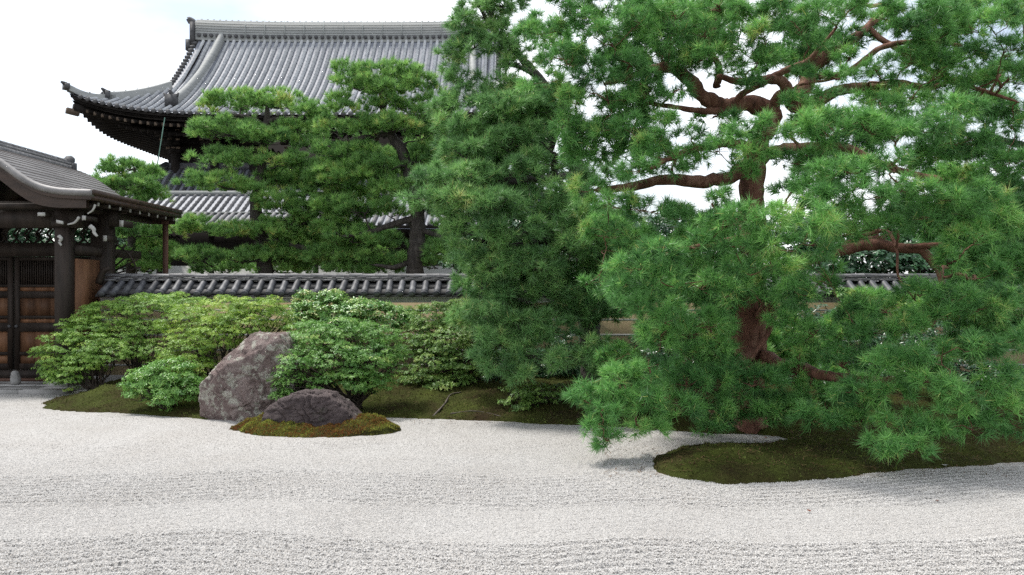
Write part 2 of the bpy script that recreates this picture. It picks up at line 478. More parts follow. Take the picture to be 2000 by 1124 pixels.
# ------------------------------------------------------------------ ground
def sdist(poly, X, Y):
    """signed distance to polygon, positive inside"""
    p = np.asarray(poly, float)
    d = np.full(X.shape, 1e9)
    inside = np.zeros(X.shape, bool)
    for k in range(len(p)):
        a, b = p[k], p[(k + 1) % len(p)]
        e = b - a
        t = np.clip(((X - a[0]) * e[0] + (Y - a[1]) * e[1]) / (e @ e + 1e-12), 0, 1)
        d = np.minimum(d, np.hypot(X - a[0] - t * e[0], Y - a[1] - t * e[1]))
        c = (a[1] > Y) != (b[1] > Y)
        with np.errstate(divide='ignore', invalid='ignore'):
            xi = (b[0] - a[0]) * (Y - a[1]) / (b[1] - a[1] + 1e-12) + a[0]
        inside ^= c & (X < xi)
    return np.where(inside, d, -d)

def smooth(x, a, b):
    t = np.clip((x - a) / (b - a), 0, 1)
    return t * t * (3 - 2 * t)

def vnoise(X, Y, f, seed=0.0):
    """cheap smooth value noise from summed sines"""
    s = np.zeros_like(X)
    r = np.random.default_rng(int(seed * 100) + 3)
    for k in range(7):
        a = r.uniform(0, 2 * np.pi); ff = f * r.uniform(0.6, 1.7); ph = r.uniform(0, 6.28)
        s += np.sin((X * np.cos(a) + Y * np.sin(a)) * ff + ph)
    return s / 7 ** 0.5 / 1.2

def smooth_poly(pts, per=6):
    return catmull(np.vstack([pts, pts[:1]]), per)[:-1]

WALL_Y = 18.5
front_edge = [(84, 795), (100, 802), (160, 805), (230, 807), (300, 812), (390, 819), (470, 819), (560, 816), (700, 814), (790, 817),
              (870, 820), (960, 823), (1060, 829), (1130, 831), (1230, 836), (1330, 843), (1400, 848), (1470, 849), (1520, 853), (1536, 860), (1515, 866), (1470, 872),
              (1430, 873), (1370, 869), (1310, 880), (1276, 897), (1272, 910), (1290, 925), (1340, 938), (1420, 946), (1510, 944), (1600, 937), (1700, 926),
              (1800, 917), (1900, 911), (2000, 905), (2120, 898), (2260, 880)]
bank = [gp(*q) for q in front_edge] + [(13.5, 14), (14.0, WALL_Y + 0.2), (-9.6, WALL_Y + 0.2), (-9.4, 17.6), gp(215, 771), gp(150, 774), gp(105, 782), gp(84, 788)]
bank = np.array(bank)
islet = smooth_poly(np.array([gp(*q) for q in [(452, 840), (470, 829), (520, 818), (600, 812), (690, 815), (745, 828), (780, 840), (745, 849), (650, 855), (550, 854), (485, 848)]]), 5)

gnd = G(); gnd.grid(np.array([[(x, y, -0.12) for x in np.linspace(-400, 400, 9)] for y in np.linspace(-60, 900, 9)]))
tag(gnd.build("ground", M["ground"]), kind="structure")

# raked gravel: real ridges, finer close to the camera
ys = [3.2]
while ys[-1] < 19.6:
    y = ys[-1]
    ys.append(y + (0.05 if y < 5.6 else 0.020 if y < 9.2 else 0.03 if y < 11.5 else 0.055))
ys = np.array(ys)
us = np.linspace(-1, 1, 270)
GY, GU = np.meshgrid(ys, us, indexing='ij')
GX = GU * (0.72 * GY + 1.6)
db = sdist(bank, GX, GY)
di = sdist(islet, GX, GY)
dd = np.maximum(db, di)                       # > 0 inside moss
wav = 0.16 * np.sin(GX * 0.75 + 0.6) + 0.10 * np.sin(GX * 1.55 + GY * 0.35) + 0.05 * np.sin(GX * 3.1 + 1.0)
bandp = GY + 0.9 * wav
bandp = GY + 0.8 * wav
rough = np.interp(bandp, [3, 7.05, 7.2, 8.15, 8.35, 9.5, 9.7, 11, 11.2, 12.2, 12.5, 20], [1, 1, .10, .08, .75, .7, .10, .10, .5, .45, .12, .12])
near = smooth(-dd, 1.15, 0.75)                # ripples following the moss edge
ph_l = (GY + wav + 0.018 * vnoise(GX, GY, 9, 11)) / 0.145
ph_c = (-dd + 0.01 * vnoise(GX, GY, 9, 12)) / 0.135
def ridge(ph):
    s = np.abs(((ph) % 1.0) - 0.5) * 2          # narrow furrows between rounded ridges
    return 1.0 - (1.0 - s) ** 3 - 0.5
far_amp = 1.0
hl = ridge(ph_l) * rough
hc = ridge(ph_c) * 0.85
GZ = 0.046 * (hl * (1 - near) + hc * near)
GZ += rng.normal(0, 1, GZ.shape) * 0.0040 * (0.16 + 0.84 * np.maximum(rough, near * 0.8))
GZ += 0.012 * vnoise(GX, GY, 1.6, 1) 
GZ *= smooth(-dd, 0.02, 0.22)
GZ -= 0.05 * smooth(dd, 0.05, 0.3)
g = G(); g.grid(np.stack([GX, GY, GZ], -1))
go = g.build("gravel", M["gravel"], smooth=False)
tag(go, kind="structure")

# loose stones of the gravel, scattered over the raked ridges where they are near enough to show
def gravel_stones(n):
    Yp = np.sqrt(rng.uniform(5.7 ** 2, 11.8 ** 2, n)); Xp = rng.uniform(-1, 1, n) * (0.68 * Yp + 0.7)
    d_ = np.maximum(sdist(bank, Xp, Yp), sdist(islet, Xp, Yp))
    ok = (d_ < 0.02) & (rng.random(n) < smooth(Yp, 11.8, 8.2))
    Xp, Yp = Xp[ok], Yp[ok]
    iy = np.clip(np.searchsorted(ys, Yp), 1, len(ys) - 1)
    iu = np.clip(((Xp / (0.72 * Yp + 1.6)) + 1) / 2 * (len(us) - 1), 0, len(us) - 1).astype(int)
    Zp = GZ[iy, iu]
    rg = rough[iy, iu]
    Zp = Zp + rng.uniform(-0.002, 0.004, len(Xp)) + 0.004 * rg * rng.random(len(Xp))
    me = bpy.data.meshes.new("gravel_stones")
    me.vertices.add(len(Xp))
    me.vertices.foreach_set("co", np.stack([Xp, Yp, Zp], -1).astype(np.float32).ravel())
    at = me.attributes.new("size", 'FLOAT', 'POINT')
    at.data.foreach_set("value", ((0.0036 + 0.0028 * rng.random(len(Xp)) ** 1.5) * (0.85 + 0.35 * rg)).astype(np.float32))
    o = bpy.data.objects.new("gravel_stones", me); C.objects.link(o)
    ng = bpy.data.node_groups.new("scatter_stones", 'GeometryNodeTree')
    ng.interface.new_socket("Geometry", in_out='INPUT', socket_type='NodeSocketGeometry')
    ng.interface.new_socket("Geometry", in_out='OUTPUT', socket_type='NodeSocketGeometry')
    n_, l_ = ng.nodes, ng.links
    gi, gout = n_.new("NodeGroupInput"), n_.new("NodeGroupOutput")
    icos = n_.new("GeometryNodeMeshIcoSphere"); icos.inputs["Radius"].default_value = 1.0; icos.inputs["Subdivisions"].default_value = 1
    sm = n_.new("GeometryNodeSetMaterial"); sm.inputs["Material"].default_value = M["stone_bit"]
    l_.new(icos.outputs["Mesh"], sm.inputs["Geometry"])
    ip = n_.new("GeometryNodeInstanceOnPoints")
    l_.new(gi.outputs[0], ip.inputs["Points"]); l_.new(sm.outputs[0], ip.inputs["Instance"])
    rr = n_.new("FunctionNodeRandomValue"); rr.data_type = 'FLOAT_VECTOR'
    rr.inputs["Max"].default_value = (6.28, 6.28, 6.28)
    l_.new(rr.outputs["Value"], ip.inputs["Rotation"])
    rs = n_.new("FunctionNodeRandomValue"); rs.data_type = 'FLOAT_VECTOR'
    rs.inputs["Min"].default_value = (0.75, 0.6, 0.5); rs.inputs["Max"].default_value = (1.35, 1.1, 0.95); rs.inputs["Seed"].default_value = 3
    na = n_.new("GeometryNodeInputNamedAttribute"); na.data_type = 'FLOAT'; na.inputs["Name"].default_value = "size"
    vm = n_.new("ShaderNodeVectorMath"); vm.operation = 'SCALE'
    l_.new(rs.outputs["Value"], vm.inputs[0]); l_.new(na.outputs[0], vm.inputs["Scale"])
    l_.new(vm.outputs[0], ip.inputs["Scale"])
    l_.new(ip.outputs[0], gout.inputs[0])
    md = o.modifiers.new("scatter", 'NODES'); md.node_group = ng
    adopt(o, go)
    o["kind"] = "stuff"
    me.materials.append(M["stone_bit"])
gravel_stones(520000)

# mossy bank and islet
def mound(poly, step, hfun, name, matk, drop=0.15):
    p = np.asarray(poly)
    x0, y0 = p.min(0) - 0.2; x1, y1 = p.max(0) + 0.2
    xs = np.arange(x0, x1, step); yy = np.arange(y0, y1, step)
    X, Y = np.meshgrid(xs, yy, indexing='xy')
    d = sdist(p, X, Y)
    d = d + 0.035 * vnoise(X, Y, 9, 2) + 0.02 * vnoise(X, Y, 31, 3)
    Z = hfun(X, Y, d)
    keep = d > -drop
    n, m = X.shape
    idx = np.arange(n * m).reshape(n, m)
    ck = keep[:-1, :-1] & keep[1:, :-1] & keep[:-1, 1:] & keep[1:, 1:]
    Q = np.stack([idx[:-1, :-1], idx[:-1, 1:], idx[1:, 1:], idx[1:, :-1]], -1)[ck]
    used = np.unique(Q)
    rm = np.zeros(n * m, int); rm[used] = np.arange(len(used))
    V = np.stack([X, Y, Z], -1).reshape(-1, 3)[used]
    return mk(name, V, M[matk], None, quads=rm[Q], smooth=True)

def bank_h(X, Y, d):
    e = np.where(d > 0, 0.075 * (1 - np.exp(-np.maximum(d, 0) / 0.09)), d * 0.9)
    hump = 0.10 * smooth(d, 0.1, 1.0) + 0.22 * smooth(Y, 13.2, 16.2) * smooth(d, 0.2, 1.8)
    isl = 0.07 * np.exp(-(((X - 2.6) / 1.2) ** 2 + ((Y - 9.7) / 0.6) ** 2))
    return e + (hump + isl) * (d > 0) + 0.018 * vnoise(X, Y, 6, 5) * smooth(d, 0, 0.2) + 0.018 * vnoise(X, Y, 17, 6) * smooth(d, 0, .15) + 0.012 * vnoise(X, Y, 42, 14) - 0.005
def islet_h(X, Y, d):
    e = np.where(d > 0, 0.06 * (1 - np.exp(-np.maximum(d, 0) / 0.08)), d * 0.9)
    lump = 0.17 * np.exp(-(((X + 3.75) / 0.38) ** 2 + ((Y - 12.75) / 0.45) ** 2)) + 0.13 * np.exp(-(((X + 2.25) / 0.45) ** 2 + ((Y - 12.6) / 0.5) ** 2))
    return e + lump * (d > 0) + 0.05 * smooth(d, 0.05, 0.5) + 0.022 * vnoise(X, Y, 14, 7) + 0.012 * vnoise(X, Y, 38, 9) - 0.005
bank_o = tag(mound(bank, 0.055, bank_h, "mossy_bank", "moss"), kind="structure")
islet_o = tag(mound(islet, 0.03, islet_h, "mossy_islet", "moss"), kind="structure")

def moss_blades(poly, hfun, n, name, parent, matk, ymax=99, size=(0.015, 0.035)):
    p = np.asarray(poly)
    x0, y0 = p.min(0); x1, y1 = p.max(0)
    X = rng.uniform(x0, x1, n * 6); Y = rng.uniform(y0, min(y1, ymax), n * 6)
    ok = np.abs(X) < 0.72 * Y + 1.0
    X, Y = X[ok], Y[ok]
    d = sdist(p, X, Y)
    ok = (d > -0.03); X, Y, d = X[ok][:n], Y[ok][:n], d[ok][:n]
    Z = hfun(X, Y, d + 0.035 * vnoise(X, Y, 9, 2) + 0.02 * vnoise(X, Y, 31, 3))
    base = np.stack([X, Y, Z - 0.006], -1)
    k = len(X)
    a = rng.uniform(0, 2 * np.pi, k); w = rng.uniform(0.006, 0.014, k); h = rng.uniform(*size, k)
    side = np.stack([np.cos(a), np.sin(a), 0 * a], -1) * w[:, None]
    tip = base + np.stack([rng.normal(0, 0.012, k), rng.normal(0, 0.012, k), h], -1)
    V = np.stack([base - side, base + side, tip], 1).reshape(-1, 3)
    tone = np.clip(0.5 + 0.22 * vnoise(X, Y, 3.0, 8) + 0.22 * vnoise(X, Y, 11.0, 18) + rng.normal(0, 0.2, k), 0, 1)
    o = mk(name, V, M[matk], parent, tris=np.arange(3 * k).reshape(-1, 3), tone=np.repeat(tone, 3))
    o["kind"] = "stuff"
    return o
moss_blades(bank, bank_h, 64000, "moss_growth", bank_o, "mossblade", 17.5)
moss_blades(islet, islet_h, 34000, "moss_growth", islet_o, "mossrust", size=(0.012, 0.03))

# paving at the gate
pv = empty("paving", (-11, 18, 0), None, None); del_me = pv
g = G(); g.box(-19, -9.45, 16.85, 22.5, -0.1, 0.05)
bpy.data.objects.remove(pv)
pav = tag(g.build("paving", M["paving"]), kind="structure")
kx = -18.9
while kx < -9.5:
    w = random.uniform(0.9, 1.5)
    g = G(); g.box(kx, min(kx + w, -9.4) - 0.012, 16.72, 17.05, -0.05, 0.085 + random.uniform(-0.005, 0.005))
    g.build("kerb_stone", M["paving"], pav)
    kx += w
for ky in np.arange(17.06, 19.0, 0.62):
    kx = -18.9 + random.uniform(0, 0.5)
    while kx < -9.6:
        w = random.uniform(0.7, 1.1)
        g = G(); g.box(kx, min(kx + w, -9.45) - 0.01, ky + 0.006, ky + 0.612, 0.02, 0.064 + random.uniform(-0.003, 0.003))
        g.build("paving_slab", M["paving"], pav)
        kx += w

# ------------------------------------------------------------------ garden wall with tiled coping
wall = empty("garden_wall", (2, WALL_Y, 0), "long ochre plaster garden wall with white lines and grey tiled coping", "wall")
WX0, WX1 = -9.55, 14.0
g = G(); g.box(WX0, WX1, WALL_Y, WALL_Y + 0.5, -0.1, 1.90); g.build("plaster_body", M["ochre"], wall)
g = G(); g.box(WX0, WX1, WALL_Y - 0.02, WALL_Y + 0.52, 1.90, 2.12); g.build("plaster_band", M["plaster"], wall)
g = G(); g.box(WX0, WX1, WALL_Y - 0.05, WALL_Y + 0.55, -0.08, 0.22); g.build("stone_footing", M["paving"], wall)
for z in (0.45, 0.80, 1.15, 1.50, 1.72):
    g = G(); g.box(WX0, WX1, WALL_Y - 0.006, WALL_Y + 0.02, z - 0.022, z + 0.022); g.build("white_line", M["whitepaint"], wall)
YC = WALL_Y + 0.25
EAVE_Z, EAVE_Y = 2.085, WALL_Y - 0.28
TOP_Z = 2.42
sl = math.atan2(TOP_Z - EAVE_Z, YC - EAVE_Y)
L = math.hypot(TOP_Z - EAVE_Z, YC - EAVE_Y)
# coping bed
g = G()
for s in (-1, 1):
    g.hexa([(WX0, YC + s * (YC - EAVE_Y - 0.03), EAVE_Z - 0.05), (WX1, YC + s * (YC - EAVE_Y - 0.03), EAVE_Z - 0.05), (WX1, YC, EAVE_Z - 0.05), (WX0, YC, EAVE_Z - 0.05),
            (WX0, YC + s * (YC - EAVE_Y - 0.03), EAVE_Z - 0.015), (WX1, YC + s * (YC - EAVE_Y - 0.03), EAVE_Z - 0.015), (WX1, YC, TOP_Z - 0.02), (WX0, YC, TOP_Z - 0.02)])
g.build("coping_bed", M["tdark"], wall)
# prototypes (local: x along the wall, y up the slope)
def proto_round():
    g = G()
    p = np.array([(0, t, 0.0) for t in np.linspace(-0.035, L - 0.02, 5)])
    g.half_tube(p, np.array([0.078, 0.078, 0.075, 0.076, 0.072]), (1, 0, 0), (0, 0, 1), 8, True)
    g.tube([(0, -0.05, 0.008), (0, -0.015, 0.008)], [0.082, 0.082], 14)
    g.tube([(0, -0.056, 0.008), (0, -0.05, 0.008)], [0.05, 0.055], 12)
    return g
def proto_flat():
    g = G()
    X = np.zeros((3, 7, 3))
    xs = np.linspace(-0.13, 0.13, 7)
    for i, (y, dz) in enumerate(((0, 0.0), (0.0, 0.03), (0.24, 0.008))):
        for j, x in enumerate(xs):
            X[i, j] = (x, y, dz + 0.022 * (x / 0.13) ** 2)
    g.grid(X)
    return g
def proto_ridge(t):
    g = G(); g.box(-0.148, 0.148, -0.13, 0.13, 0, t); return g
def proto_cap():
    g = G()
    g.half_tube(np.array([(-0.15, 0, 0), (-0.05, 0, 0), (0.05, 0, 0), (0.15, 0, 0)]), [0.088, 0.085, 0.085, 0.082], (0, 1, 0), (0, 0, 0.62), 7, False)
    return g
first = {}
def piece(name, gen, matk, loc, rot, scale=(1, 1, 1)):
    if gen not in first:
        o = gen_map[gen]().build(name, M[matk], None, smooth=(gen in ("round", "cap")))
        o.location = tuple(map(float, loc)); o.rotation_euler = rot; o.scale = scale
        adopt(o, wall); first[gen] = o
    else:
        share(first[gen], name, wall, loc, rot, scale)
gen_map = {"round": proto_round, "flat": proto_flat, "ridge": lambda: proto_ridge(0.034), "cap": proto_cap}
SP = 0.274
xs = np.arange(WX0 + 0.15, WX1 - 0.1, SP)
J = lambda s: float(rng.normal(0, s))
for x in xs:
    piece("round_tile", "round", "tile", (x + J(0.008), EAVE_Y, EAVE_Z + 0.03 + J(0.004)), (sl + J(0.02), J(0.03), J(0.025)))
for x in xs[:-1]:
    for k in (0, 1):
        piece("flat_tile", "flat", "tile_flat", (x + SP / 2 + J(0.006), EAVE_Y + 0.012 + k * 0.24 * math.cos(sl), EAVE_Z + 0.004 + k * 0.24 * math.sin(sl)), (sl + J(0.02), J(0.02), J(0.01)))
for lay in range(3):
    x = WX0 + 0.15 + 0.1 * lay
    while x < WX1 - 0.1:
        piece("ridge_tile", "ridge", "tile_ridge", (x, YC - 0.02 + J(0.008), TOP_Z - 0.015 + lay * 0.042 + J(0.003)), (J(0.02), J(0.008), J(0.01)), (1, 1.25 - 0.14 * lay, 1))
        x += 0.302
x = WX0 + 0.15
while x < WX1 - 0.1:
    piece("cap_tile", "cap", "tile_ridge", (x, YC - 0.01 + J(0.005), TOP_Z + 0.106 + J(0.004)), (J(0.03), J(0.012), J(0.012)))
    x += 0.302

# ------------------------------------------------------------------ gate
XC = -12.2
RY0, RY1 = 17.3, 22.0
gate = empty("temple_gate", (XC, 19.2, 0.05), "dark timber gate with curved gable roof and panelled doors at the left", "gate")
prof_u = np.array([0, .3, .6, 0.9, 1.2, 1.45, 1.7, 1.95, 2.3, 2.7, 3.08])
prof_z = np.array([5.50, 5.46, 5.33, 5.14, 4.93, 4.74, 4.58, 4.475, 4.40, 4.375, 4.36])
uu = np.linspace(0, 3.08, 60)
zz = np.interp(uu, prof_u, prof_z)
zz = np.convolve(np.pad(zz, 3, mode='edge'), np.ones(7) / 7, 'valid')
def stepped():
    """roofing laid in courses: small steps down the slope"""
    U, Z = [], []
    edges = np.arange(0, 3.081, 0.118)
    for k in range(len(edges) - 1):
        a, b = edges[k], edges[k + 1]
        U += [a, b - 0.004]; Z += [np.interp(a, uu, zz), np.interp(b, uu, zz) + 0.016]
    return np.array(U), np.array(Z)
SU, SZ = stepped()
for s in (1, -1):
    Xs = XC + s * SU
    yy = np.array([RY0, RY0 + 0.06, RY1 - 0.06, RY1])
    dz = np.array([-0.05, 0, 0, -0.05])
    g = G()
    top = np.stack([np.stack([np.full(4, x), yy, z + dz], -1) for x, z in zip(Xs, SZ)], 0)
    g.grid(top)
    g.build("roof_sheet", M["copper"], gate)
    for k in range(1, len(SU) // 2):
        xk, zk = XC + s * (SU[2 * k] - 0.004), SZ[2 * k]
        g = G(); g.box(xk - .007, xk + .007, RY0 + .1, RY1 - .06, zk - .02, zk + .012); g.build("course_shadow_edge", M["board"], gate)  # dark edge bars, their colour imitates the shadow line at each course
    roll = np.stack([XC + s * uu, np.full(60, RY0 + .03), zz - .055], -1)
    g = G(); g.tube(roll, .085, 8); g.build("rolled_edge", M["copper"], gate, True)
    # layered eave thickness under the sheet
    g = G()
    th = 0.20
    lo = np.interp(SU, uu, zz) - th
    for yv in (RY0 + 0.005, RY1 - 0.005):
        V = np.concatenate([np.stack([Xs, np.full(len(Xs), yv), SZ - 0.052], -1), np.stack([Xs, np.full(len(Xs), yv), lo], -1)])
        n = len(Xs)
        g.add(V, quads=[(i, i + 1, n + i + 1, n + i) for i in range(n - 1)])
    bot = np.stack([np.stack([np.full(2, x), np.array([RY0 + 0.005, RY1 - 0.005]), np.full(2, z)], -1) for x, z in zip(Xs, lo)], 0)
    g.grid(bot)
    xe = XC + s * 3.076
    for q, (a, b, off) in enumerate(((0.0, 0.09, 0.0), (0.095, 0.20, -0.05))):
        g.box(min(xe, xe + s * (0.03 + off)), max(xe, xe + s * (0.03 + off)), RY0, RY1, 4.36 - b, 4.36 - a + (0.02 if q == 0 else 0))
    g.build("eave_layers", M["board"], gate)
    # bargeboards at the front and the back
    for yv in (RY0 + 0.06, RY1 - 0.16):
        sel = np.linspace(0, 2.92, 40)
        zb = np.interp(sel, uu, zz) - th
        dep = 0.17 + 0.10 * np.exp(-((sel - 1.5) / 0.9) ** 2)
        g = G()
        A = np.stack([XC + s * sel, np.full(40, yv), zb], -1); B = A.copy(); B[:, 2] -= dep
        A2 = A.copy(); A2[:, 1] += 0.1; B2 = B.copy(); B2[:, 1] += 0.1
        for p, q in ((A, B), (A2, B2), (B, B2)):
            g.grid(np.stack([p, q], 1))
        g.build("bargeboard", M["board"], gate)
# tile ridge on the gate roof
g = G(); g.box(XC - 0.17, XC + 0.17, RY0 + 0.1, RY1 - 0.15, 5.44, 5.58); g.box(XC - 0.14, XC + 0.14, RY0 + 0.1, RY1 - 0.15, 5.583, 5.66)
ridge_o = g.build("ridge", M["tile_ridge"], gate)
for k, yv in enumerate(np.arange(RY0 + 0.22, RY1 - 0.2, 0.24)):
    g = G()
    g.half_tube(np.array([(XC, yv - 0.118, 5.66), (XC, yv + 0.118, 5.66)]), [0.1, 0.095], (1, 0, 0), (0, 0, 1), 8, True)
    g.build("cap_tile", M["tile_ridge"], ridge_o, smooth=True)
g = G()
g.tube(catmull([(XC + 0.0, RY1 - 0.15, 5.42), (XC, RY1 - 0.1, 5.7), (XC, RY1 + 0.02, 5.78), (XC, RY1 + 0.1, 5.72)], 5), np.linspace(0.2, 0.07, 16), 8)
g.box(XC - 0.24, XC + 0.24, RY1 - 0.19, RY1 - 0.1, 5.36, 5.66)
g.build("ridge_ornament", M["tdark"], gate)

def part(name, matk, boxes, parent=gate):
    g = G()
    for b in boxes: g.box(*b)
    return g.build(name, M[matk], parent)
# posts
for xp in (-10.0, 2 * XC + 10.0):
    part("front_post", "wood", [(xp - .145, xp + .145, 17.66, 17.95, 0.16, 3.98), (xp - .20, xp + .20, 17.61, 18.0, 3.6, 3.72)])
    part("post_base", "paving", [(xp - .24, xp + .24, 17.56, 18.05, 0.03, 0.16)])
for xp in (-9.86, 2 * XC + 9.86):
    part("main_post", "wood", [(xp - .20, xp + .20, 19.0, 19.4, 0.14, 4.2)])
    part("post_base", "paving", [(xp - .3, xp + .3, 18.9, 19.5, 0.03, 0.14)])
    xq = xp - .95 if xp > XC else xp + .95
    part("rear_post", "wood", [(xq - .13, xq + .13, 21.0, 21.26, 0.06, 4.14)])
    part("side_panel", "panel", [(xp - .03, xp + .03, 17.955, 18.995, 0.3, 2.9)])
    part("side_beam", "wood", [(xp - .1, xp + .1, 17.5, 21.6, 3.99, 4.14), (xp - .09, xp + .09, 17.955, 20.99, 3.0, 3.2)])
# beams
part("front_beam", "wood", [(-15.2, -9.62, 17.70, 17.91, 3.58, 3.96)])
part("eave_purlin", "wood", [(-15.1, -9.3, 17.58, 17.655, 3.99, 4.12)])
part("ceiling_board", "wood", [(-15.0, -9.42, 17.68, 21.6, 4.145, 4.165)])
part("lintel", "wood", [(-14.5, -9.9, 19.05, 19.35, 3.0, 3.32)])
part("head_beam", "wood", [(-14.8, -9.5, 19.08, 19.32, 3.72, 4.1)])
part("threshold", "wood", [(-14.3, -10.07, 19.06, 19.34, 0.06, 0.26)])
part("threshold_step", "postwood", [(-13.6, -10.9, 18.55, 18.8, 0.06, 0.12)])
# carved openwork above the lintel
g = G()
for k in range(16):
    x0 = -14.2 + k * 0.27
    g.tube(catmull([(x0, 19.2, 3.33), (x0 + .1, 19.2, 3.45), (x0 + .02, 19.2, 3.55), (x0 + .16, 19.2, 3.71)], 4), 0.03, 5)
    g.tube(catmull([(x0 + .2, 19.2, 3.33), (x0 + .08, 19.2, 3.47), (x0 + .22, 19.2, 3.71)], 4), 0.022, 5)
g.build("carved_transom", M["wood"], gate)
# brackets with white painted ends
def nose(px, py, Y, w, h, tilt=0.0, white=True):
    c = P(px, py, Y)
    g = G()
    g.hexa([(c[0] - w / 2, Y, c[2] - h / 2), (c[0] + w / 2, Y, c[2] - h / 2 + tilt), (c[0] + w / 2, Y + 0.5, c[2] - h / 2), (c[0] - w / 2, Y + 0.5, c[2] - h / 2),
            (c[0] - w / 2, Y, c[2] + h / 2), (c[0] + w / 2, Y, c[2] + h / 2 + tilt), (c[0] + w / 2, Y + 0.5, c[2] + h / 2), (c[0] - w / 2, Y + 0.5, c[2] + h / 2)])
    b = g.build("bracket_arm", M["wood"], gate)
    g = G(); g.hexa([(c[0] - w / 2 - .004, Y - 0.012, c[2] - h / 2), (c[0] + w / 2 + .004, Y - 0.012, c[2] - h / 2 + tilt), (c[0] + w / 2 + .004, Y + 0.015, c[2] - h / 2 + tilt), (c[0] - w / 2 - .004, Y + 0.015, c[2] - h / 2),
            (c[0] - w / 2 - .004, Y - 0.012, c[2] + h / 2), (c[0] + w / 2 + .004, Y - 0.012, c[2] + h / 2 + tilt), (c[0] + w / 2 + .004, Y + 0.015, c[2] + h / 2 + tilt), (c[0] - w / 2 - .004, Y + 0.015, c[2] + h / 2)])
    g.build("painted_end", M["whitepaint"], b)
for a in ((81, 419, 17.45, .15, .08), (117, 433, 17.42, .14, .07, -.03), (164, 426, 17.5, .07, .10), (237, 437, 18.6, .08, .15), (205, 466, 18.4, .07, .13)):
    nose(*a)
def scroll(pts, w, Y):
    """carved bracket with a white edge"""
    g = G()
    c = catmull([P(px, py, Y) for px, py in pts], 5)
    g.tube(c, np.linspace(w, w * 0.5, len(c)), 6)
    g.build("carved_bracket", M["whitepaint"], gate)
scroll([(186, 400), (181, 411), (171, 418)], 0.03, 17.5)
scroll([(155, 424), (146, 435), (132, 439)], 0.035, 17.5)
scroll([(176, 442), (183, 448), (184, 455), (190, 462)], 0.055, 17.6)
scroll([(115, 461), (120, 467), (116, 473), (120, 480)], 0.045, 17.6)
# rafters under the side eave, white painted tips
for k, yv in enumerate(np.linspace(17.75, 21.7, 9)):
    for s in (1, -1):
        xa, xb = XC + s * 2.2, XC + s * 2.98
        g = G(); g.bar((xa, yv, 4.17), (xb, yv, 4.105), 0.07, 0.08)
        b = g.build("rafter", M["wood"], gate)
        g = G(); g.bar((xb, yv, 4.105), (xb + s * 0.012, yv, 4.104), 0.074, 0.084)
        g.build("painted_end", M["whitepaint"], b)
# doors: two leaves with panels
for s, x0, x1 in ((1, -11.96, -10.08), (-1, -14.3, -12.02)):
    xm = x1 - 0.62 if s > 0 else x0 + 0.8
    yv = 19.2
    g = G()
    for a, b in ((x0, x0 + .11), (x1 - .11, x1), (xm - .05, xm + .05)):
        g.box(a, b, yv - .05, yv + .05, 0.27, 2.99)
    for z0, z1 in ((0.27, 0.42), (0.62, 0.70), (1.19, 1.40), (1.50, 1.57), (2.0, 2.16), (2.26, 2.32), (2.9, 2.988)):
        g.box(x0 + .111, x1 - .111, yv - .046, yv + .046, z0, z1)
    leaf = g.build("door_leaf", M["wood"], gate)
    for (z0, z1) in ((0.42, 0.62), (0.70, 1.19), (1.40, 1.50), (1.57, 2.0), (2.16, 2.26)):
        for a, b in ((x0 + .11, xm - .05), (xm + .05, x1 - .11)):
            g = G()
            n = 3
            for q in range(n):
                g.box(a + (b - a) * q / n + .002, a + (b - a) * (q + 1) / n - .002, yv - .015 - 0.003 * (q % 2), yv + .02, z0, z1)
            g.build("door_panel", M["panel"], leaf)
    for a, b in ((x0 + .11, xm - .05), (xm + .05, x1 - .11)):
        g = G()
        for q in np.arange(a + 0.03, b - 0.01, 0.055): g.box(q, q + 0.022, yv - .02, yv + .02, 2.32, 2.9)
        g.box(a, b, yv + .021, yv + .03, 2.32, 2.9)
        g.build("door_lattice", M["wood"], leaf)
    g = G(); g.tube([(x1 - .055 if s < 0 else x0 + .055, yv - .05, 1.32), (x1 - .055 if s < 0 else x0 + .055, yv - .085, 1.32)], [.04, .04], 10)
    g.build("door_boss", M["tdark"], leaf)
# fan-shaped lattice above the end of the wall
hub = P(200, 541, 19.6)
g = G()
pts = [hub + 0.33 * np.array([math.cos(a), 0, math.sin(a)]) for a in np.linspace(R(5), R(85), 8)]
for k in range(7):
    a, b = pts[k], pts[k + 1]
    g.add([hub + (0, -.03, 0), a + (0, -.03, 0), b + (0, -.03, 0), hub + (0, .03, 0), a + (0, .03, 0), b + (0, .03, 0)], tris=[(0, 1, 2), (3, 5, 4)], quads=[(1, 4, 5, 2)])
fan = g.build("fan_lattice", M["wood"], gate)
for a in (R(14), R(26), R(40), R(54), R(66), R(78)):
    d = np.array([math.cos(a), 0, math.sin(a)])
    g = G(); g.bar(hub + 0.3 * d, hub + 0.98 * d, 0.035, 0.035, (0, 1, 0)); g.build("fan_rib", M["wood"], fan)
arc = np.array([hub + np.array([0.86 * math.cos(a), -0.02, 0.86 * math.sin(a)]) for a in np.linspace(R(2), R(84), 14)])
g = G(); g.tube(arc, 0.02, 6); g.build("fan_rim", M["wood"], fan)
# wing between main post and wall end
part("wall_end_board", "postwood", [(-9.655, -9.5, 18.6, 18.95, 0.1, 2.3)])
g = G(); g.tube(catmull([(-9.62, 18.55, 2.35), (-9.5, 18.5, 2.62), (-9.35, 18.5, 2.7)], 4), np.linspace(.09, .05, 9), 7); g.build("scroll_ornament", M["wood"], gate)
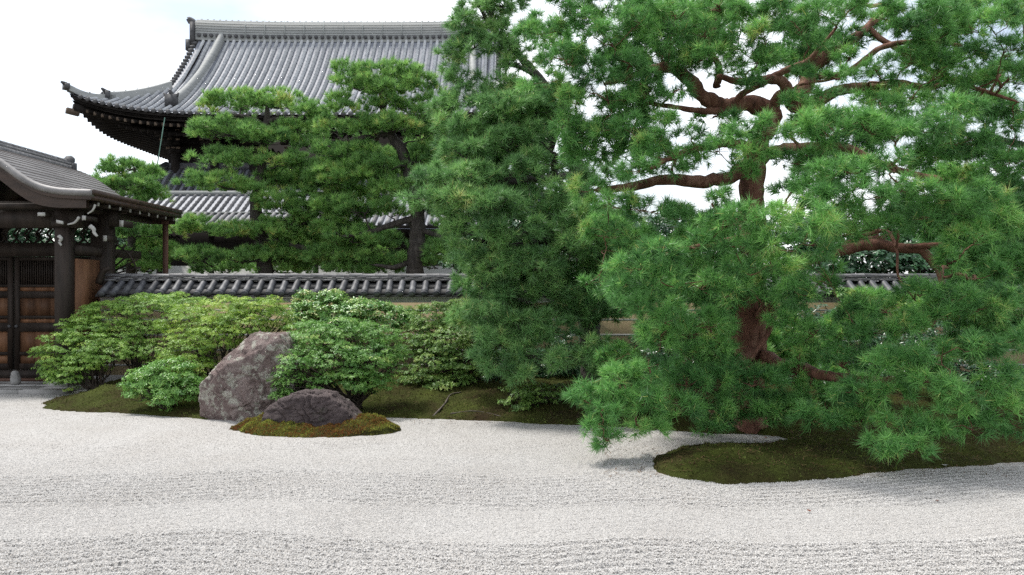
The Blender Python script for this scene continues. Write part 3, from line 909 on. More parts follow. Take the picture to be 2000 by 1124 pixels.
# corner prop
pp = P(323, 445, 21.85)
part("corner_prop", "postwood", [(pp[0] - .055, pp[0] + .055, 21.8, 21.91, 0.0, 3.98), (pp[0] - .1, pp[0] + .1, 21.78, 21.93, 3.98, 4.1)])
part("rear_eave_beam", "wood", [(-15.1, pp[0] + .1, 21.7, 21.95, 4.1, 4.16)])
# doorstop stone
c = gp(28, 752)

# ------------------------------------------------------------------ stones
def ico(sub):
    bm = bmesh.new(); bmesh.ops.create_icosphere(bm, subdivisions=sub, radius=1)
    V = np.array([v.co[:] for v in bm.verts]); T = np.array([[v.index for v in f.verts] for f in bm.faces]); bm.free()
    return V, T

def stone(name, outline, Y, depth, label, cat, matk, sub=5, rough=0.05, tilt=0.25, extra=(), seed=1):
    """rock cut by planes: the outline gives the side facets, extra planes chip the faces"""
    pts = np.array([P(px, py, Y) for px, py in outline])[:, [0, 2]]
    c2 = (pts.min(0) + pts.max(0)) / 2
    planes = []
    r = np.random.default_rng(seed)
    n = len(pts)
    area = sum(pts[k][0] * pts[(k + 1) % n][1] - pts[(k + 1) % n][0] * pts[k][1] for k in range(n))
    for k in range(n):
        a, b = pts[k], pts[(k + 1) % n]
        e = b - a
        nn = np.array([e[1], -e[0]]) if area > 0 else np.array([-e[1], e[0]])
        nn /= np.linalg.norm(nn)
        off = float(nn @ (a - c2))
        planes.append((np.array([nn[0], 0.0, nn[1]]), off))
        for s in (-1, 1):
            t = r.uniform(0.35, 0.8)
            v = np.array([nn[0], s * t, nn[1]]); L_ = np.linalg.norm(v)
            planes.append((v / L_, (off + t * depth * r.uniform(0.36, 0.50)) / L_))
    planes += [(np.array([0, -1.0, 0]), depth * .5), (np.array([0, 1.0, 0]), depth * .5)]
    for v, o_ in extra:
        v = np.array(v, float); planes.append((v / np.linalg.norm(v), o_))
    hx, hz = (pts.max(0) - pts.min(0)) / 2
    for _ in range(11):
        v = np.array([r.uniform(-.9, .9), -1.0, r.uniform(-.5, .9)]); v /= np.linalg.norm(v)
        q_ = np.array([np.sign(v[0]) * hx * r.uniform(.3, .75), -depth * .5 * r.uniform(.72, .97), np.sign(v[2]) * hz * r.uniform(.3, .75)])
        planes.append((v, float(v @ q_)))
    V, T = ico(sub)
    N = np.array([p[0] for p in planes]); O = np.array([p[1] for p in planes])
    den = V @ N.T
    t = np.where(den > 1e-4, O[None, :] / np.maximum(den, 1e-4), 1e9)
    rr = t.min(1)
    W = V * rr[:, None]
    out = np.empty_like(W)
    for i, (w, d) in enumerate(zip(W, V)):
        q = Vector((w[0] * 1.7, w[1] * 1.7, w[2] * 1.7 + seed * 3))
        wp = mnoise.fractal(q * 1.5, 1.0, 2.0, 3)
        f = wp * rough * 0.55
        u_ = (q.x * .75 + q.z * .55 + q.y * .35) * 2.6 + wp * 1.3
        st = ((u_ % 1.0) ** 3) * rough * 0.75                       # broken slabs, stepping across the face
        u2 = (q.x * -.3 + q.z * .9 - q.y * .4) * 5.5 + wp * 2.0
        ch = ((u2 % 1.0) ** 4) * rough * 0.4
        fine = mnoise.fractal(q * 9.0, 0.9, 2.0, 4) * rough * 0.30
        out[i] = w + d * (f - st - ch + fine)
    out += np.array([c2[0], Y, c2[1]])
    o = mk(name, out, M[matk], None, tris=T, smooth=False)
    return tag(o, label, cat)

stone("boulder", [(392, 838), (395, 752), (496, 650), (556, 652), (584, 700), (584, 838)], 13.75, 1.0,
      "tall slanted purple-grey boulder with pale lichen patches", "rock", "rock_pale", 6, 0.05, seed=2)
stone("low_rock", [(518, 842), (521, 800), (548, 778), (588, 763), (650, 769), (675, 786), (704, 816), (704, 842)], 12.75, 0.85,
      "low dark purple rock sitting on the reddish moss islet", "rock", "rock_dark", 6, 0.055, seed=5)
stone("doorstop_stone", [(19, 752), (20, 735), (26, 724), (33, 726), (38, 740), (38, 752)], 17.9, 0.16,
      "small upright grey stone before the gate doors", "stone", "paving", 3, 0.012, seed=3)

# ------------------------------------------------------------------ temple hall
TX, A_, G_, TY0, TYR = -10.7, 13.6, 9.7, 43.7, 52.0
D_ = TYR - TY0
Z0, HH = 11.75, 6.75
hall = empty("temple_hall", (TX, TYR, 0), "large temple hall with sweeping grey tiled hip-and-gable roof", "temple")
def prof(t): return 0.52 * t + 0.48 * t * t
def lift(x, t): return 1.15 * (np.abs(x) / A_) ** 4.6 * np.clip(1 - t, 0, 1) ** 2
def roof_z(xl, t): return Z0 + HH * prof(t) + lift(xl, t)
def xmax(t): return np.maximum(A_ - D_ * t, G_)
ts = np.linspace(0, 1, 26)
for s in (1, -1):                                   # front and back slopes
    g = G()
    Xg = np.zeros((26, 81, 3))
    for i, t in enumerate(ts):
        xx = np.linspace(-1, 1, 81) * xmax(t)
        Xg[i, :, 0] = TX + xx; Xg[i, :, 1] = TYR - s * D_ * (1 - t); Xg[i, :, 2] = roof_z(xx, t)
    g.grid(Xg)
    if s == 1:
        slope = g.build("roof_slope", M["tbase"], hall, True); front_slope = slope
    else:
        g.build("roof_slope", M["tbase"], hall, True)
for s in (1, -1):                                   # side skirts
    g = G()
    tt = np.linspace(0, (A_ - G_) / D_, 12)
    Xg = np.zeros((12, 61, 3))
    for i, t in enumerate(tt):
        u = np.linspace(-1, 1, 61)
        Xg[i, :, 0] = TX + s * (A_ - D_ * t)
        Xg[i, :, 1] = TYR + u * D_ * (1 - t)
        Xg[i, :, 2] = Z0 + HH * prof(t) + 1.15 * np.abs(u) ** 4.6 * (1 - t) ** 2
    g.grid(Xg)
    g.build("side_slope", M["tbase"], hall, True)
    g = G()                                          # gable wall
    zf = Z0 + HH * prof((A_ - G_) / D_)
    g.add([(TX + s * (G_ - .5), TYR - D_ * .53, zf), (TX + s * (G_ - .5), TYR + D_ * .53, zf), (TX + s * (G_ - .5), TYR, Z0 + HH)], tris=[(0, 1, 2)])
    g.build("gable_wall", M["twood"], hall)
# round tile rows down the front slope
SPT = 0.40
xr = np.arange(-A_ + 0.25, A_ - 0.2, SPT)
for x in xr:
    t1 = 1.0 if abs(x) <= G_ else (A_ - abs(x)) / D_
    if t1 < 0.04: continue
    n = max(3, int(30 * t1))
    t = np.repeat(np.linspace(0, t1, n + 1), 2)[1:-1]
    rad = np.tile([0.108, 0.088], n)
    pts = np.stack([np.full(len(t), TX + x), TY0 + D_ * t - 0.02, roof_z(np.full(len(t), x), t) + 0.03], -1)
    pts[::2, 1] -= 0.004
    up = np.array([0, -0.55, 0.83])
    g = G(); g.half_tube(pts, rad * rng.uniform(.97, 1.04), (1, 0, 0), up, 6, True)
    g.build("tile_row", M["ttile"], front_slope, True)
    c = pts[0]
    g = G(); g.disc(c + np.array([0, -0.03, 0.0]), (0, -1, 0.05), 0.135, 0.05, 10)
    g.build("eave_end_tile", M["tdark"], front_slope)
# side rows (left side, seen as silhouette only)
for s in (1, -1):
    for u in np.arange(-D_ + .3, D_ - .2, 0.45):
        tmax = min((A_ - G_) / D_, (D_ - abs(u)) / D_)
        if tmax < 0.05: continue
        t = np.linspace(0, tmax, 7)
        un = np.abs(u) / np.maximum(D_ * (1 - t), 1e-3)
        pts = np.stack([TX + s * (A_ - D_ * t), np.full(7, TYR + u), Z0 + HH * prof(t) + 1.15 * np.clip(un, 0, 1) ** 4.6 * (1 - t) ** 2 + .03], -1)
        g = G(); g.half_tube(pts, 0.11, (0, 1, 0), (0, 0, 1), 4, True)
        g.build("side_tile_row", M["ttile"], hall, True)
# verge tiles along the gable edge
for s in (1, -1):
    for t in np.arange((A_ - G_) / D_ + .02, 0.97, 0.033):
        for sy in ((1, -1) if s < 0 else (1,)):
            c = np.array([TX + s * (G_ + .02), TYR - sy * D_ * (1 - t), Z0 + HH * prof(t) + .06])
            g = G(); g.tube([c, c + np.array([s * 0.3, 0, -0.02])], [.12, .12], 8); g.build("verge_tile", M["tdark"], hall)
# main ridge
rx = np.linspace(-G_ - .15, G_ + .15, 41)
rz = Z0 + HH - 0.12 + 0.16 * (np.abs(rx) / G_) ** 3
def ridge_box(y, h0, h1, w):
    Xg = np.zeros((5, 41, 3))
    for k, (dy, zz_) in enumerate(((-w, h0), (-w, h1), (w, h1), (w, h0), (-w, h0))):
        Xg[k, :, 0] = TX + rx; Xg[k, :, 1] = y + dy; Xg[k, :, 2] = rz + zz_
    return Xg
g = G(); g.grid(ridge_box(TYR, -0.2, 1.02, 0.32)); main_ridge = g.build("main_ridge", M["tridge"], hall)
for k in range(5):
    h = 0.22 + 0.16 * k
    g = G(); g.grid(ridge_box(TYR, h, h + 0.045, 0.35)); g.build("ridge_course", M["tridge"], main_ridge)
g = G(); g.tube(np.stack([TX + rx, np.full(41, TYR), rz + 1.05], -1), 0.16, 8); g.build("ridge_cap", M["tridge"], main_ridge, True)
for x in np.arange(-G_ + .1, G_, 0.4):
    z = Z0 + HH - .12 + .16 * (abs(x) / G_) ** 3
    g = G(); g.disc((TX + x, TYR - .36, z + .1), (0, -1, 0), .125, .12, 10); g.build("ridge_end_tile", M["tdark"], main_ridge)
    g = G(); g.tube([(TX + x, TYR - .02, z + 1.2), (TX + x + .1, TYR - .02, z + 1.21)], .045, 5); g.build("ridge_knob", M["tridge"], main_ridge)
for x in np.arange(-6.6, 9.0, 1.27):
    g = G(); g.box(TX + x - .018, TX + x + .018, TYR - .375, TYR - .355, Z0 + HH - .05, Z0 + HH + 1.1); g.build("ridge_strap", M["strap"], main_ridge)
for s in (-1, 1):
    zt = Z0 + HH
    x0 = TX + s * (G_ + .2)
    g = G(); g.box(min(x0, x0 + s * .25), max(x0, x0 + s * .25), TYR - .5, TYR + .5, zt - .5, zt + .95)
    g.tube(catmull([(x0, TYR, zt + .8), (x0 + s * .25, TYR, zt + 1.15), (x0 + s * .55, TYR, zt + 1.3), (x0 + s * .45, TYR, zt + 1.0)], 4), np.linspace(.22, .08, 13), 7)
    g.box(min(x0 + s * .25, x0 + s * .5), max(x0 + s * .25, x0 + s * .5), TYR - .55, TYR - .1, zt - .9, zt - .2)
    g.build("ridge_ornament", M["tdark"], hall)
    # descending ridge
    t = np.linspace(0.17, 1.0, 22)
    xd = s * (8.15 + 0.45 * (1 - t))
    base = np.stack([TX + xd, TY0 + D_ * t, roof_z(xd, t)], -1)
    Xg = np.zeros((22, 7, 3))
    for i in range(22):
        for k, (dx, dz) in enumerate(((-.2, 0), (-.2, .34), (-.13, .46), (0, .51), (.13, .46), (.2, .34), (.2, 0))):
            Xg[i, k] = base[i] + np.array([dx, -dz * .5, dz * .85])
    g = G(); g.grid(Xg); g.build("descending_ridge", M["tridge"], hall, True)
    b0 = base[0]
    g = G(); g.box(b0[0] - .33, b0[0] + .33, b0[1] - .3, b0[1] - .02, b0[2] - .02, b0[2] + .62)
    g.tube([b0 + np.array([0, -.15, .6]), b0 + np.array([0, -.35, .85])], [.14, .08], 7)
    g.tube([b0 + np.array([-.3, -.16, .5]), b0 + np.array([-.42, -.2, .7])], [.1, .05], 6); g.tube([b0 + np.array([.3, -.16, .5]), b0 + np.array([.42, -.2, .7])], [.1, .05], 6)
    g.build("ridge_end_ornament", M["tdark"], hall)
    # corner ridges: two steps
    for ta, tb, hgt, nm in ((0.17, (A_ - G_) / D_, .44, "corner_ridge"), (-0.005, 0.2, .28, "corner_ridge")):
        t = np.linspace(ta, tb, 14)
        xh = s * (A_ - D_ * t)
        base = np.stack([TX + xh, TY0 + D_ * t, roof_z(xh, t)], -1)
        base[:, 2] += 0.22 * np.clip((0.12 - t) / 0.12, 0, 1) ** 2
        sd_ = np.array([s * .7071, .7071, 0]) * .2
        Xg = np.zeros((14, 5, 3))
        for i in range(14):
            for k, (a, dz) in enumerate(((-1, -.1), (-1, hgt * .8), (0, hgt), (1, hgt * .8), (1, -.1))):
                Xg[i, k] = base[i] + a * sd_ + np.array([0, 0, dz])
        g = G(); g.grid(Xg); g.build(nm, M["tridge"], hall)
        b0 = base[0]; dv = np.array([s * .7071, -.7071, 0])
        g = G(); g.bar(b0 + dv * -.02 + (0, 0, hgt * .45), b0 + dv * .2 + (0, 0, hgt * .5), .6, hgt * 1.05)
        g.tube([b0 + dv * .1 + (0, 0, hgt * .9), b0 + dv * .35 + (0, 0, hgt * 1.3)], [.14, .06], 6)
        g.build("ridge_end_ornament", M["tdark"], hall)
# eave boards, soffit and rafters
xe = np.linspace(-A_, A_, 81)
def eave_strip(z0, z1, y0, y1):
    zz_ = Z0 + lift(xe, 0)
    Xg = np.zeros((5, 81, 3))
    for k, (y, z) in enumerate(((y0, z0), (y0, z1), (y1, z1), (y1, z0), (y0, z0))):
        f = 1 - (y - TY0) / A_
        Xg[k, :, 0] = TX + xe * f; Xg[k, :, 1] = y; Xg[k, :, 2] = zz_ + z
    return Xg
g = G(); g.grid(eave_strip(-.2, -.005, TY0 + .05, TY0 + .3)); g.build("eave_board", M["twood"], hall)
g = G(); g.grid(eave_strip(-.42, -.205, TY0 + .22, TY0 + .5)); g.build("eave_board", M["twood"], hall)
BX0, BX1, BY0, BY1 = TX - 9.8, TX + 9.8, 47.5, 56.5
def soffit_ring(outer, inner):
    """closed band of quads between two rectangles-with-lifted-corners"""
    pass
g = G()
u = np.linspace(-1, 1, 61)
sz = 1.1 * np.abs(u) ** 4.6
for side in ("f", "l", "r", "b"):
    Xg = np.zeros((2, 61, 3))
    hx, hy = (BX1 - BX0) / 2, (BY1 - BY0) / 2
    yc = (BY0 + BY1) / 2
    if side in "fb":
        sg = -1 if side == "f" else 1
        Xg[0] = np.stack([TX + u * (A_ - .1), np.full(61, TYR + sg * (D_ - .1)), Z0 - .3 + sz], -1)
        Xg[1] = np.stack([TX + u * hx, np.full(61, yc + sg * hy), np.full(61, Z0 + .55)], -1)
    else:
        sg = -1 if side == "l" else 1
        Xg[0] = np.stack([np.full(61, TX + sg * (A_ - .1)), TYR + u * (D_ - .1), Z0 - .3 + sz], -1)
        Xg[1] = np.stack([np.full(61, TX + sg * hx), yc + u * hy, np.full(61, Z0 + .55)], -1)
    g.grid(Xg)
g.build("soffit", M["twood"], hall)
raf = {}
for x in np.arange(-A_ + .4, A_ - .3, .42):
    z = Z0 + float(lift(np.array(x), 0))
    k = x / A_
    g = G(); g.bar((TX + x, TY0 + .35, z - .62), (TX + x * .9, TY0 + 3.0, z * .5 + (Z0 + .2) * .5), .15, .18); g.build("rafter", M["twood"], hall)
    g = G(); g.bar((TX + x, TY0 + .33, z - .62), (TX + x, TY0 + .35, z - .62), .16, .19); g.build("rafter_end", M["twood2"], hall)
    if abs(x) < A_ - 1.5:
        g = G(); g.bar((TX + x * .965, TY0 + 1.35, z - 1.0), (TX + x * .84, TY0 + 3.9, z * .4 + (Z0 - .2) * .6), .15, .18); g.build("rafter", M["twood"], hall)
for yv in np.arange(-D_ + .5, D_ - .3, .42):
    z = Z0 + 1.15 * (abs(yv) / D_) ** 4.6
    for s in (-1, 1):
        g = G(); g.bar((TX + s * (A_ - .3), TYR + yv, z - .55), (TX + s * (A_ - 3.4), TYR + yv * .85, Z0 + .15), .15, .2, (0, 0, 1)); g.build("rafter", M["twood"], hall)
for s in (-1, 1):                                   # hip corner beam with its pale end
    a = np.array([TX + s * (A_ - .15), TY0 + .15, Z0 + .42]); b = np.array([TX + s * 9.9, BY0, Z0 - .1])
    g = G(); g.bar(a, b, .35, .4); g.build("corner_beam", M["twood"], hall)
    g = G(); g.bar(a + (s * .25, -.25, -.22), a + (-s * .2, .2, -.3), .3, .3); g.build("corner_beam_end", M["twood2"], hall)
# body, bracket sets, columns
g = G(); g.box(BX0, BX1, BY0, BY1, 0, Z0 + .6); g.build("upper_body", M["twood"], hall)
for k in range(9):
    x = BX0 + .5 + k * (BX1 - BX0 - 1) / 8
    g = G(); g.tube([(x, BY0 - .12, 6), (x, BY0 - .12, 10.2)], .28, 10); g.build("column", M["twood"], hall)
    for q in range(4):
        g = G(); g.box(x - .35 - .18 * q, x + .35 + .18 * q, BY0 - .45 - .5 * q, BY0 - .15 - .5 * q, 10.2 + .42 * q, 10.42 + .42 * q)
        g.box(x - .14, x + .14, BY0 - .6 - .5 * q, BY0, 10.25 + .42 * q, 10.45 + .42 * q); b = g.build("bracket_set", M["twood"], hall)
        g = G()
        for dx in (-.3 - .18 * q, 0, .3 + .18 * q):
            g.box(x + dx - .12, x + dx + .12, BY0 - .5 - .5 * q, BY0 - .452 - .5 * q, 10.43 + .42 * q, 10.56 + .42 * q)
        g.build("bracket_block", M["twood2"], b)
# lower skirt roof
MZ0, MZ1, MO = 6.4, 9.35, 3.7
def skirt(s, side):
    u = np.linspace(-1, 1, 31); Xg = np.zeros((8, 31, 3))
    hx, hy, yc = 9.8, 4.5, 52.0
    for i, t in enumerate(np.linspace(0, 1, 8)):
        o = MO * (1 - t); z = MZ0 + (MZ1 - MZ0) * (.75 * t + .25 * t * t) + .35 * np.abs(u) ** 5 * (1 - t)
        if side == "x": Xg[i] = np.stack([TX + u * (hx + o), np.full(31, yc + s * (hy + o)), z], -1)
        else: Xg[i] = np.stack([np.full(31, TX + s * (hx + o)), yc + u * (hy + o), z], -1)
    g = G(); g.grid(Xg); return g.build("skirt_roof", M["tbase"], hall, True)
for s, sd_ in ((-1, "x"), (1, "x"), (-1, "y"), (1, "y")):
    sk = skirt(s, sd_)
    if s == -1 and sd_ == "x": sk_front = sk
for x in np.arange(-13.2, 13.3, .42):
    t1 = 1 if abs(x) < 9.8 else (9.8 + MO - abs(x)) / MO
    t = np.linspace(0, max(t1, .05), 8)
    pts = np.stack([np.full(8, TX + x), 47.5 - MO * (1 - t), MZ0 + (MZ1 - MZ0) * (.75 * t + .25 * t * t) + .35 * (abs(x) / 13.5) ** 5 * (1 - t) + .03], -1)
    g = G(); g.half_tube(pts, .12, (1, 0, 0), (0, -.5, .86), 5, True); g.build("tile_row", M["tile"], sk_front, True)
for s in (-1, 1):
    t = np.linspace(0, 1, 8)
    pts = np.stack([TX + s * (9.8 + MO * (1 - t)), 47.5 - MO * (1 - t), MZ0 + (MZ1 - MZ0) * (.75 * t + .25 * t * t) + .35 * (1 - t) + .2], -1)
    g = G(); g.tube(pts, .26, 6); g.build("skirt_corner_ridge", M["tile"], hall)
g = G(); g.box(BX0 - .1, BX1 + .1, BY0 - .2, BY1 + .2, MZ1 - .05, MZ1 + .3); g.build("skirt_ridge", M["tile"], hall)
g = G(); g.box(TX - 12.4, TX + 12.4, 45, 59, 0, MZ0 + .2); g.build("lower_body", M["twood"], hall)
# rain chain from the eave
rc = P(322, 230, TY0 - .1); rc2 = P(310, 305, TY0 - .1)
g = G(); g.tube([rc, rc2, rc2 + (rc2 - rc) * 1.2], .028, 5); g.build("conductor_wire", M["chain"], hall)

# ------------------------------------------------------------------ corridor building in front of the hall
KX0, KX1 = -16.5, -1.0
cor = empty("corridor_building", (-9, 32, 0), "low corridor building with grey tiled roof and white wall behind the garden wall", "building")
KZR, KZM, KZE, KYR, KYM, KYE = 6.12, 5.20, 4.68, 33.0, 31.4, 30.3
g = G(); g.box(KX0 + .3, KX1 - .3, 31.3, 34.7, 0, 3.1); g.build("white_wall", M["plaster"], cor)
g = G(); g.box(KX0 + .25, KX1 - .25, 31.5, 34.5, 3.1, 4.9); g.build("upper_wall", M["twood"], cor)
for k in range(8):
    x = KX0 + .6 + k * 2.05
    g = G(); g.box(x - .1, x + .1, 31.24, 31.31, 0, 4.9); g.build("post", M["twood"], cor)
g = G()
g.grid(np.array([[(x, y, z) for x in (KX0, KX1)] for y, z in ((KYM, KZM), (KYR, KZR))]))
g.grid(np.array([[(x, y, z) for x in (KX0, KX1)] for y, z in ((2 * KYR - KYE, KZE), (KYR, KZR))]))
upr = g.build("upper_roof", M["tbase"], cor)
g = G(); g.grid(np.array([[(x, y, z) for x in (KX0, KX1)] for y, z in ((KYE, KZE - .06), (KYM + .1, KZM - .02))]))
g.grid(np.array([[(x, y, z) for x in (KX0, KX1)] for y, z in ((KYE, KZE - .2), (KYM + .1, KZM - .2))]))
lwr = g.build("lower_roof", M["tbase"], cor)
nt = 6
for x in np.arange(KX0 + .15, KX1, .30):
    t = np.repeat(np.linspace(0, 1, nt + 1), 2)[1:-1]
    pts = np.stack([np.full(len(t), x), KYM + (KYR - KYM) * t, KZM + (KZR - KZM) * t + .015], -1)
    pts[::2, 2] += .018
    g = G(); g.half_tube(pts, np.tile([.075, .06], nt), (1, 0, 0), (0, -.35, .6), 4, True); g.build("pantile_row", M["tile_ridge"], upr, True)
for x in np.arange(KX0 + .12, KX1, .27):
    pts = np.stack([np.full(4, x), np.linspace(KYE, KYM + .05, 4), np.linspace(KZE, KZM, 4) - .03], -1)
    g = G(); g.half_tube(pts, .085, (1, 0, 0), (0, -.4, .85), 6, True); g.build("tile_row", M["tile_ridge"], lwr, True)
g = G(); g.box(KX0 - .05, KX1 + .05, KYR - .16, KYR + .16, KZR - .05, KZR + .12); g.build("roof_ridge", M["tridge"], cor)
g = G(); g.box(KX0, KX1, KYM - .03, KYM + .05, KZM - .03, KZM + .035); g.build("step_course", M["tridge"], cor)
g = G(); g.box(KX0, KX1, KYE + .05, KYE + .15, KZE - .25, KZE - .065); g.build("eave_board", M["twood"], cor)

# ------------------------------------------------------------------ vegetation tools
def unit(v):
    return v / (np.linalg.norm(v, axis=-1, keepdims=True) + 1e-9)

def rand_dirs(n):
    return unit(rng.standard_normal((n, 3)))

def perp(d):
    a = unit(np.cross(d, rng.standard_normal(d.shape)))
    return a

def needles(pos, axis, tone, n, length, width, spread=(20, 95), shoot=0.05, droop=0.0):
    """star-shaped needle tufts; one sliver triangle per needle"""
    k = len(pos)
    ax = np.repeat(axis, n, 0)
    p1 = perp(ax); p2 = np.cross(ax, p1)
    th = np.radians(rng.uniform(spread[0], spread[1], k * n))
    ph = rng.uniform(0, 2 * np.pi, k * n)
    d = ax * np.cos(th)[:, None] + (p1 * np.cos(ph)[:, None] + p2 * np.sin(ph)[:, None]) * np.sin(th)[:, None]
    d[:, 2] -= droop
    d = unit(d)
    base = np.repeat(pos, n, 0) + ax * (rng.uniform(-0.6, 0.6, k * n) * shoot)[:, None]
    ln = length * rng.uniform(0.7, 1.1, k * n)
    tip = base + d * ln[:, None]
    w = perp(d) * (width * 0.5)
    V = np.stack([base - w, base + w, tip], 1).reshape(-1, 3)
    tn = np.clip(np.repeat(tone, n) + rng.normal(0, 0.09, k * n), 0, 1)
    old = rng.random(k * n) < 0.012
    tn[old] = 1.0
    return V, np.repeat(tn, 3)

class Tree:
    def __init__(self, name, base, label, cat, group, bark, ndl, kneed):
        self.o = empty(name, base, label, cat, group)
        self.bark, self.ndl = bark, ndl
        self.sk = []                      # skeleton points with radius
        self.kn = kneed
    def limb(self, pts, name="branch", sides=12, per=10, wob=0.015):
        """pts: (px, py, Y, radius)"""
        p = np.array([P(a, b, c) for a, b, c, _ in pts])
        r = np.array([q[3] for q in pts])
        c = catmull(p, per)
        rr = np.interp(np.linspace(0, 1, len(c)), np.linspace(0, 1, len(r)), r)
        c[1:-1] += rng.normal(0, 1, c[1:-1].shape) * rr[1:-1, None] * 0.035
        for k_ in range(1, len(c) - 1):
            nv = mnoise.noise_vector(Vector(c[k_] * 2.6)) * .5 + mnoise.noise_vector(Vector(c[k_] * 7.0)) * .18
            c[k_] += np.array(nv[:]) * rr[k_] * (.35 if name == 'trunk' else 1)
            rr[k_] *= 1 + .14 * mnoise.noise(Vector(c[k_] * 5.0))
        rr[-1] *= .35
        g = G(); g.tube(c, rr, sides, True, wob)
        Vt = g.V[0]
        ctr = np.repeat(c, sides, 0)
        for k_ in range(len(ctr)):
            e_ = Vt[k_] - ctr[k_]
            Vt[k_] = ctr[k_] + e_ * (1 + .16 * mnoise.noise(Vector((Vt[k_][0] * 9, Vt[k_][1] * 9, Vt[k_][2] * 4))) + .07 * mnoise.noise(Vector(Vt[k_] * 24)))
        g.build(name, M[self.bark], self.o, True)
        self.sk += [(*q, s) for q, s in zip(c, rr)]
    def pads(self, pads, jitter=0.0):
        S = np.array(self.sk)
        items = []
        for q in pads:
            px, py, hw, hh, Y = q[:5]
            c = P(px, py, Y)
            hw, hh = hw * self.kn.get("sx", 1), hh * self.kn.get("sz", 1)
            dn = q[5] if len(q) > 5 else 1.0
            items.append((np.min(np.linalg.norm(S[:, :3] - c, axis=1)), c, hw * Y / F, hh * Y / F, dn))
        items.sort(key=lambda t: t[0])
        for _, c, rx, rz, dn in items:
            self.pad(c, rx, rz, dn)
    def pad(self, c, rx, rz, dn):
        K = self.kn
        ry = min(rx * 0.85, K.get("rymax", 1.4))
        # branch from the closest fitting point of the skeleton
        S = np.array(self.sk)
        dv = S[:, :3] - c
        cost = np.linalg.norm(dv, axis=1) + 0.6 * np.maximum(dv[:, 2] + 0.05, 0) - 0.8 * np.minimum(S[:, 3], .15)
        i = int(np.argmin(cost))
        a, ra = S[i, :3], S[i, 3]
        end = c - np.array([0, 0, rz * 0.25])
        L_ = np.linalg.norm(end - a)
        r0 = float(np.clip(0.010 + 0.017 * L_ + 0.012 * rx, 0.010, ra * 0.7 + 0.004))
        g = G()
        if L_ > 0.15:
            side = np.array([rng.normal(0, .10), rng.normal(0, .10), rng.normal(0.04, .08)]) * L_
            m1 = a + (end - a) * .35 + side + np.array([0, 0, .06 * L_])
            m2 = a + (end - a) * .7 - side * .6
            br = catmull([a, m1, m2, end], 5)
            br[1:-1] += rng.normal(0, 1, br[1:-1].shape) * 0.012 * L_
            rr = np.linspace(r0, r0 * .5, len(br))
            g.tube(br, rr, 6, True, .06)
            self.sk += [(*q, s) for q, s in zip(br[2:], rr[2:])]
        else:
            br = np.array([end])
        # lumps (branchlets) inside the pad
        lr = K["lump"]
        area = rx * ry + rx * rz + ry * rz
        nl = max(4, int(K["lumps"] * area * dn / (lr * lr)))
        d = rand_dirs(nl)
        d[:, 2] = np.where(d[:, 2] < 0, d[:, 2] * K.get("under", .55), d[:, 2])
        rad = rng.uniform(0.35, 1.0, nl) ** 0.6
        lc = c + d * rad[:, None] * np.array([rx, ry, rz]) * 0.92
        out_dir = unit((lc - c) / np.array([rx, ry, rz]) + np.array([0, 0, K.get("up", .5)]) + rng.normal(0, .25, (nl, 3)))
        # twigs
        for k in range(nl):
            if rng.random() < K.get("twig", .7):
                s = br[int(rng.integers(max(0, len(br) - 6), len(br)))]
                if rng.random() < 0.35 and k > 0: s = lc[int(rng.integers(0, k))] if np.linalg.norm(lc[int(rng.integers(0, k))] - lc[k]) < rx * .6 else s
                mid = (s + lc[k]) / 2 + rng.normal(0, .06, 3) * np.linalg.norm(lc[k] - s)
                mid[2] -= 0.05 * np.linalg.norm(lc[k] - s)
                g.tube(catmull([s, mid, lc[k]], 2), np.linspace(min(r0 * .55, K["twr"]), K["twr"] * .35, 5), 3, False)
        if g.n: g.build("branch", M[self.bark], self.o, True)
        # tufts around each lump
        nt = K["tufts"]
        dd = rand_dirs(nl * nt)
        dd = unit(dd + np.repeat(out_dir, nt, 0) * K.get("bias", .7))
        pos = np.repeat(lc, nt, 0) + dd * lr * rng.uniform(.25, 1.0, nl * nt)[:, None] * np.array([1, 1, K.get("flat", .7)])
        ax = unit(dd * .8 + np.repeat(out_dir, nt, 0) * .5 + np.array([0, 0, K.get("tup", .3)]) + rng.normal(0, .2, (nl * nt, 3)))
        lump_t = rng.normal(K.get("tone", .45) + rng.normal(0, .09), .14, nl)
        tone = np.clip(np.repeat(lump_t, nt) + rng.normal(0, .10, nl * nt), 0, .95)
        V, tn = needles(pos, ax, tone, K["nn"], K["len"], K["w"], K["spread"], .05, K.get("droop", 0))
        mk("foliage_pad", V, M[self.ndl], self.o, tris=np.arange(len(V)).reshape(-1, 3), tone=tn)

# ------------------------------------------------------------------ pines behind the wall
r2 = np.random.default_rng(21)
def filler(n, x0, x1, y0, y1, Y0, Y1, hw=(44, 62), hh=(20, 30), avoid=()):
    out = []
    while len(out) < n:
        px, py = r2.uniform(x0, x1), r2.uniform(y0, y1)
        if any(a <= px <= c and b <= py <= d for a, b, c, d in avoid): continue
        out.append((px, py, r2.uniform(*hw), r2.uniform(*hh), r2.uniform(Y0, Y1)))
    return out
KB = dict(lump=.30, lumps=1.6, tufts=10, nn=23, len=.19, w=.019, spread=(8, 70), up=.9, under=.35, bias=.9, flat=.6, tup=.9, twig=.35, twr=.02, rymax=1.3, tone=.5, sx=1.06, sz=1.32)
t = Tree("black_pine", (*gp(262, 702)[:1], 25.0, 0), "small clipped pine rising behind the gate roof", "pine tree", "clipped pines behind the wall", "bark_dark", "ndl_black", KB)
t.o.location = (P(262, 560, 25)[0], 25, 0)
t.limb([(258, 705, 25, .16), (256, 560, 25, .14), (258, 450, 25, .11), (268, 380, 25, .09), (262, 325, 25, .04)], "trunk")
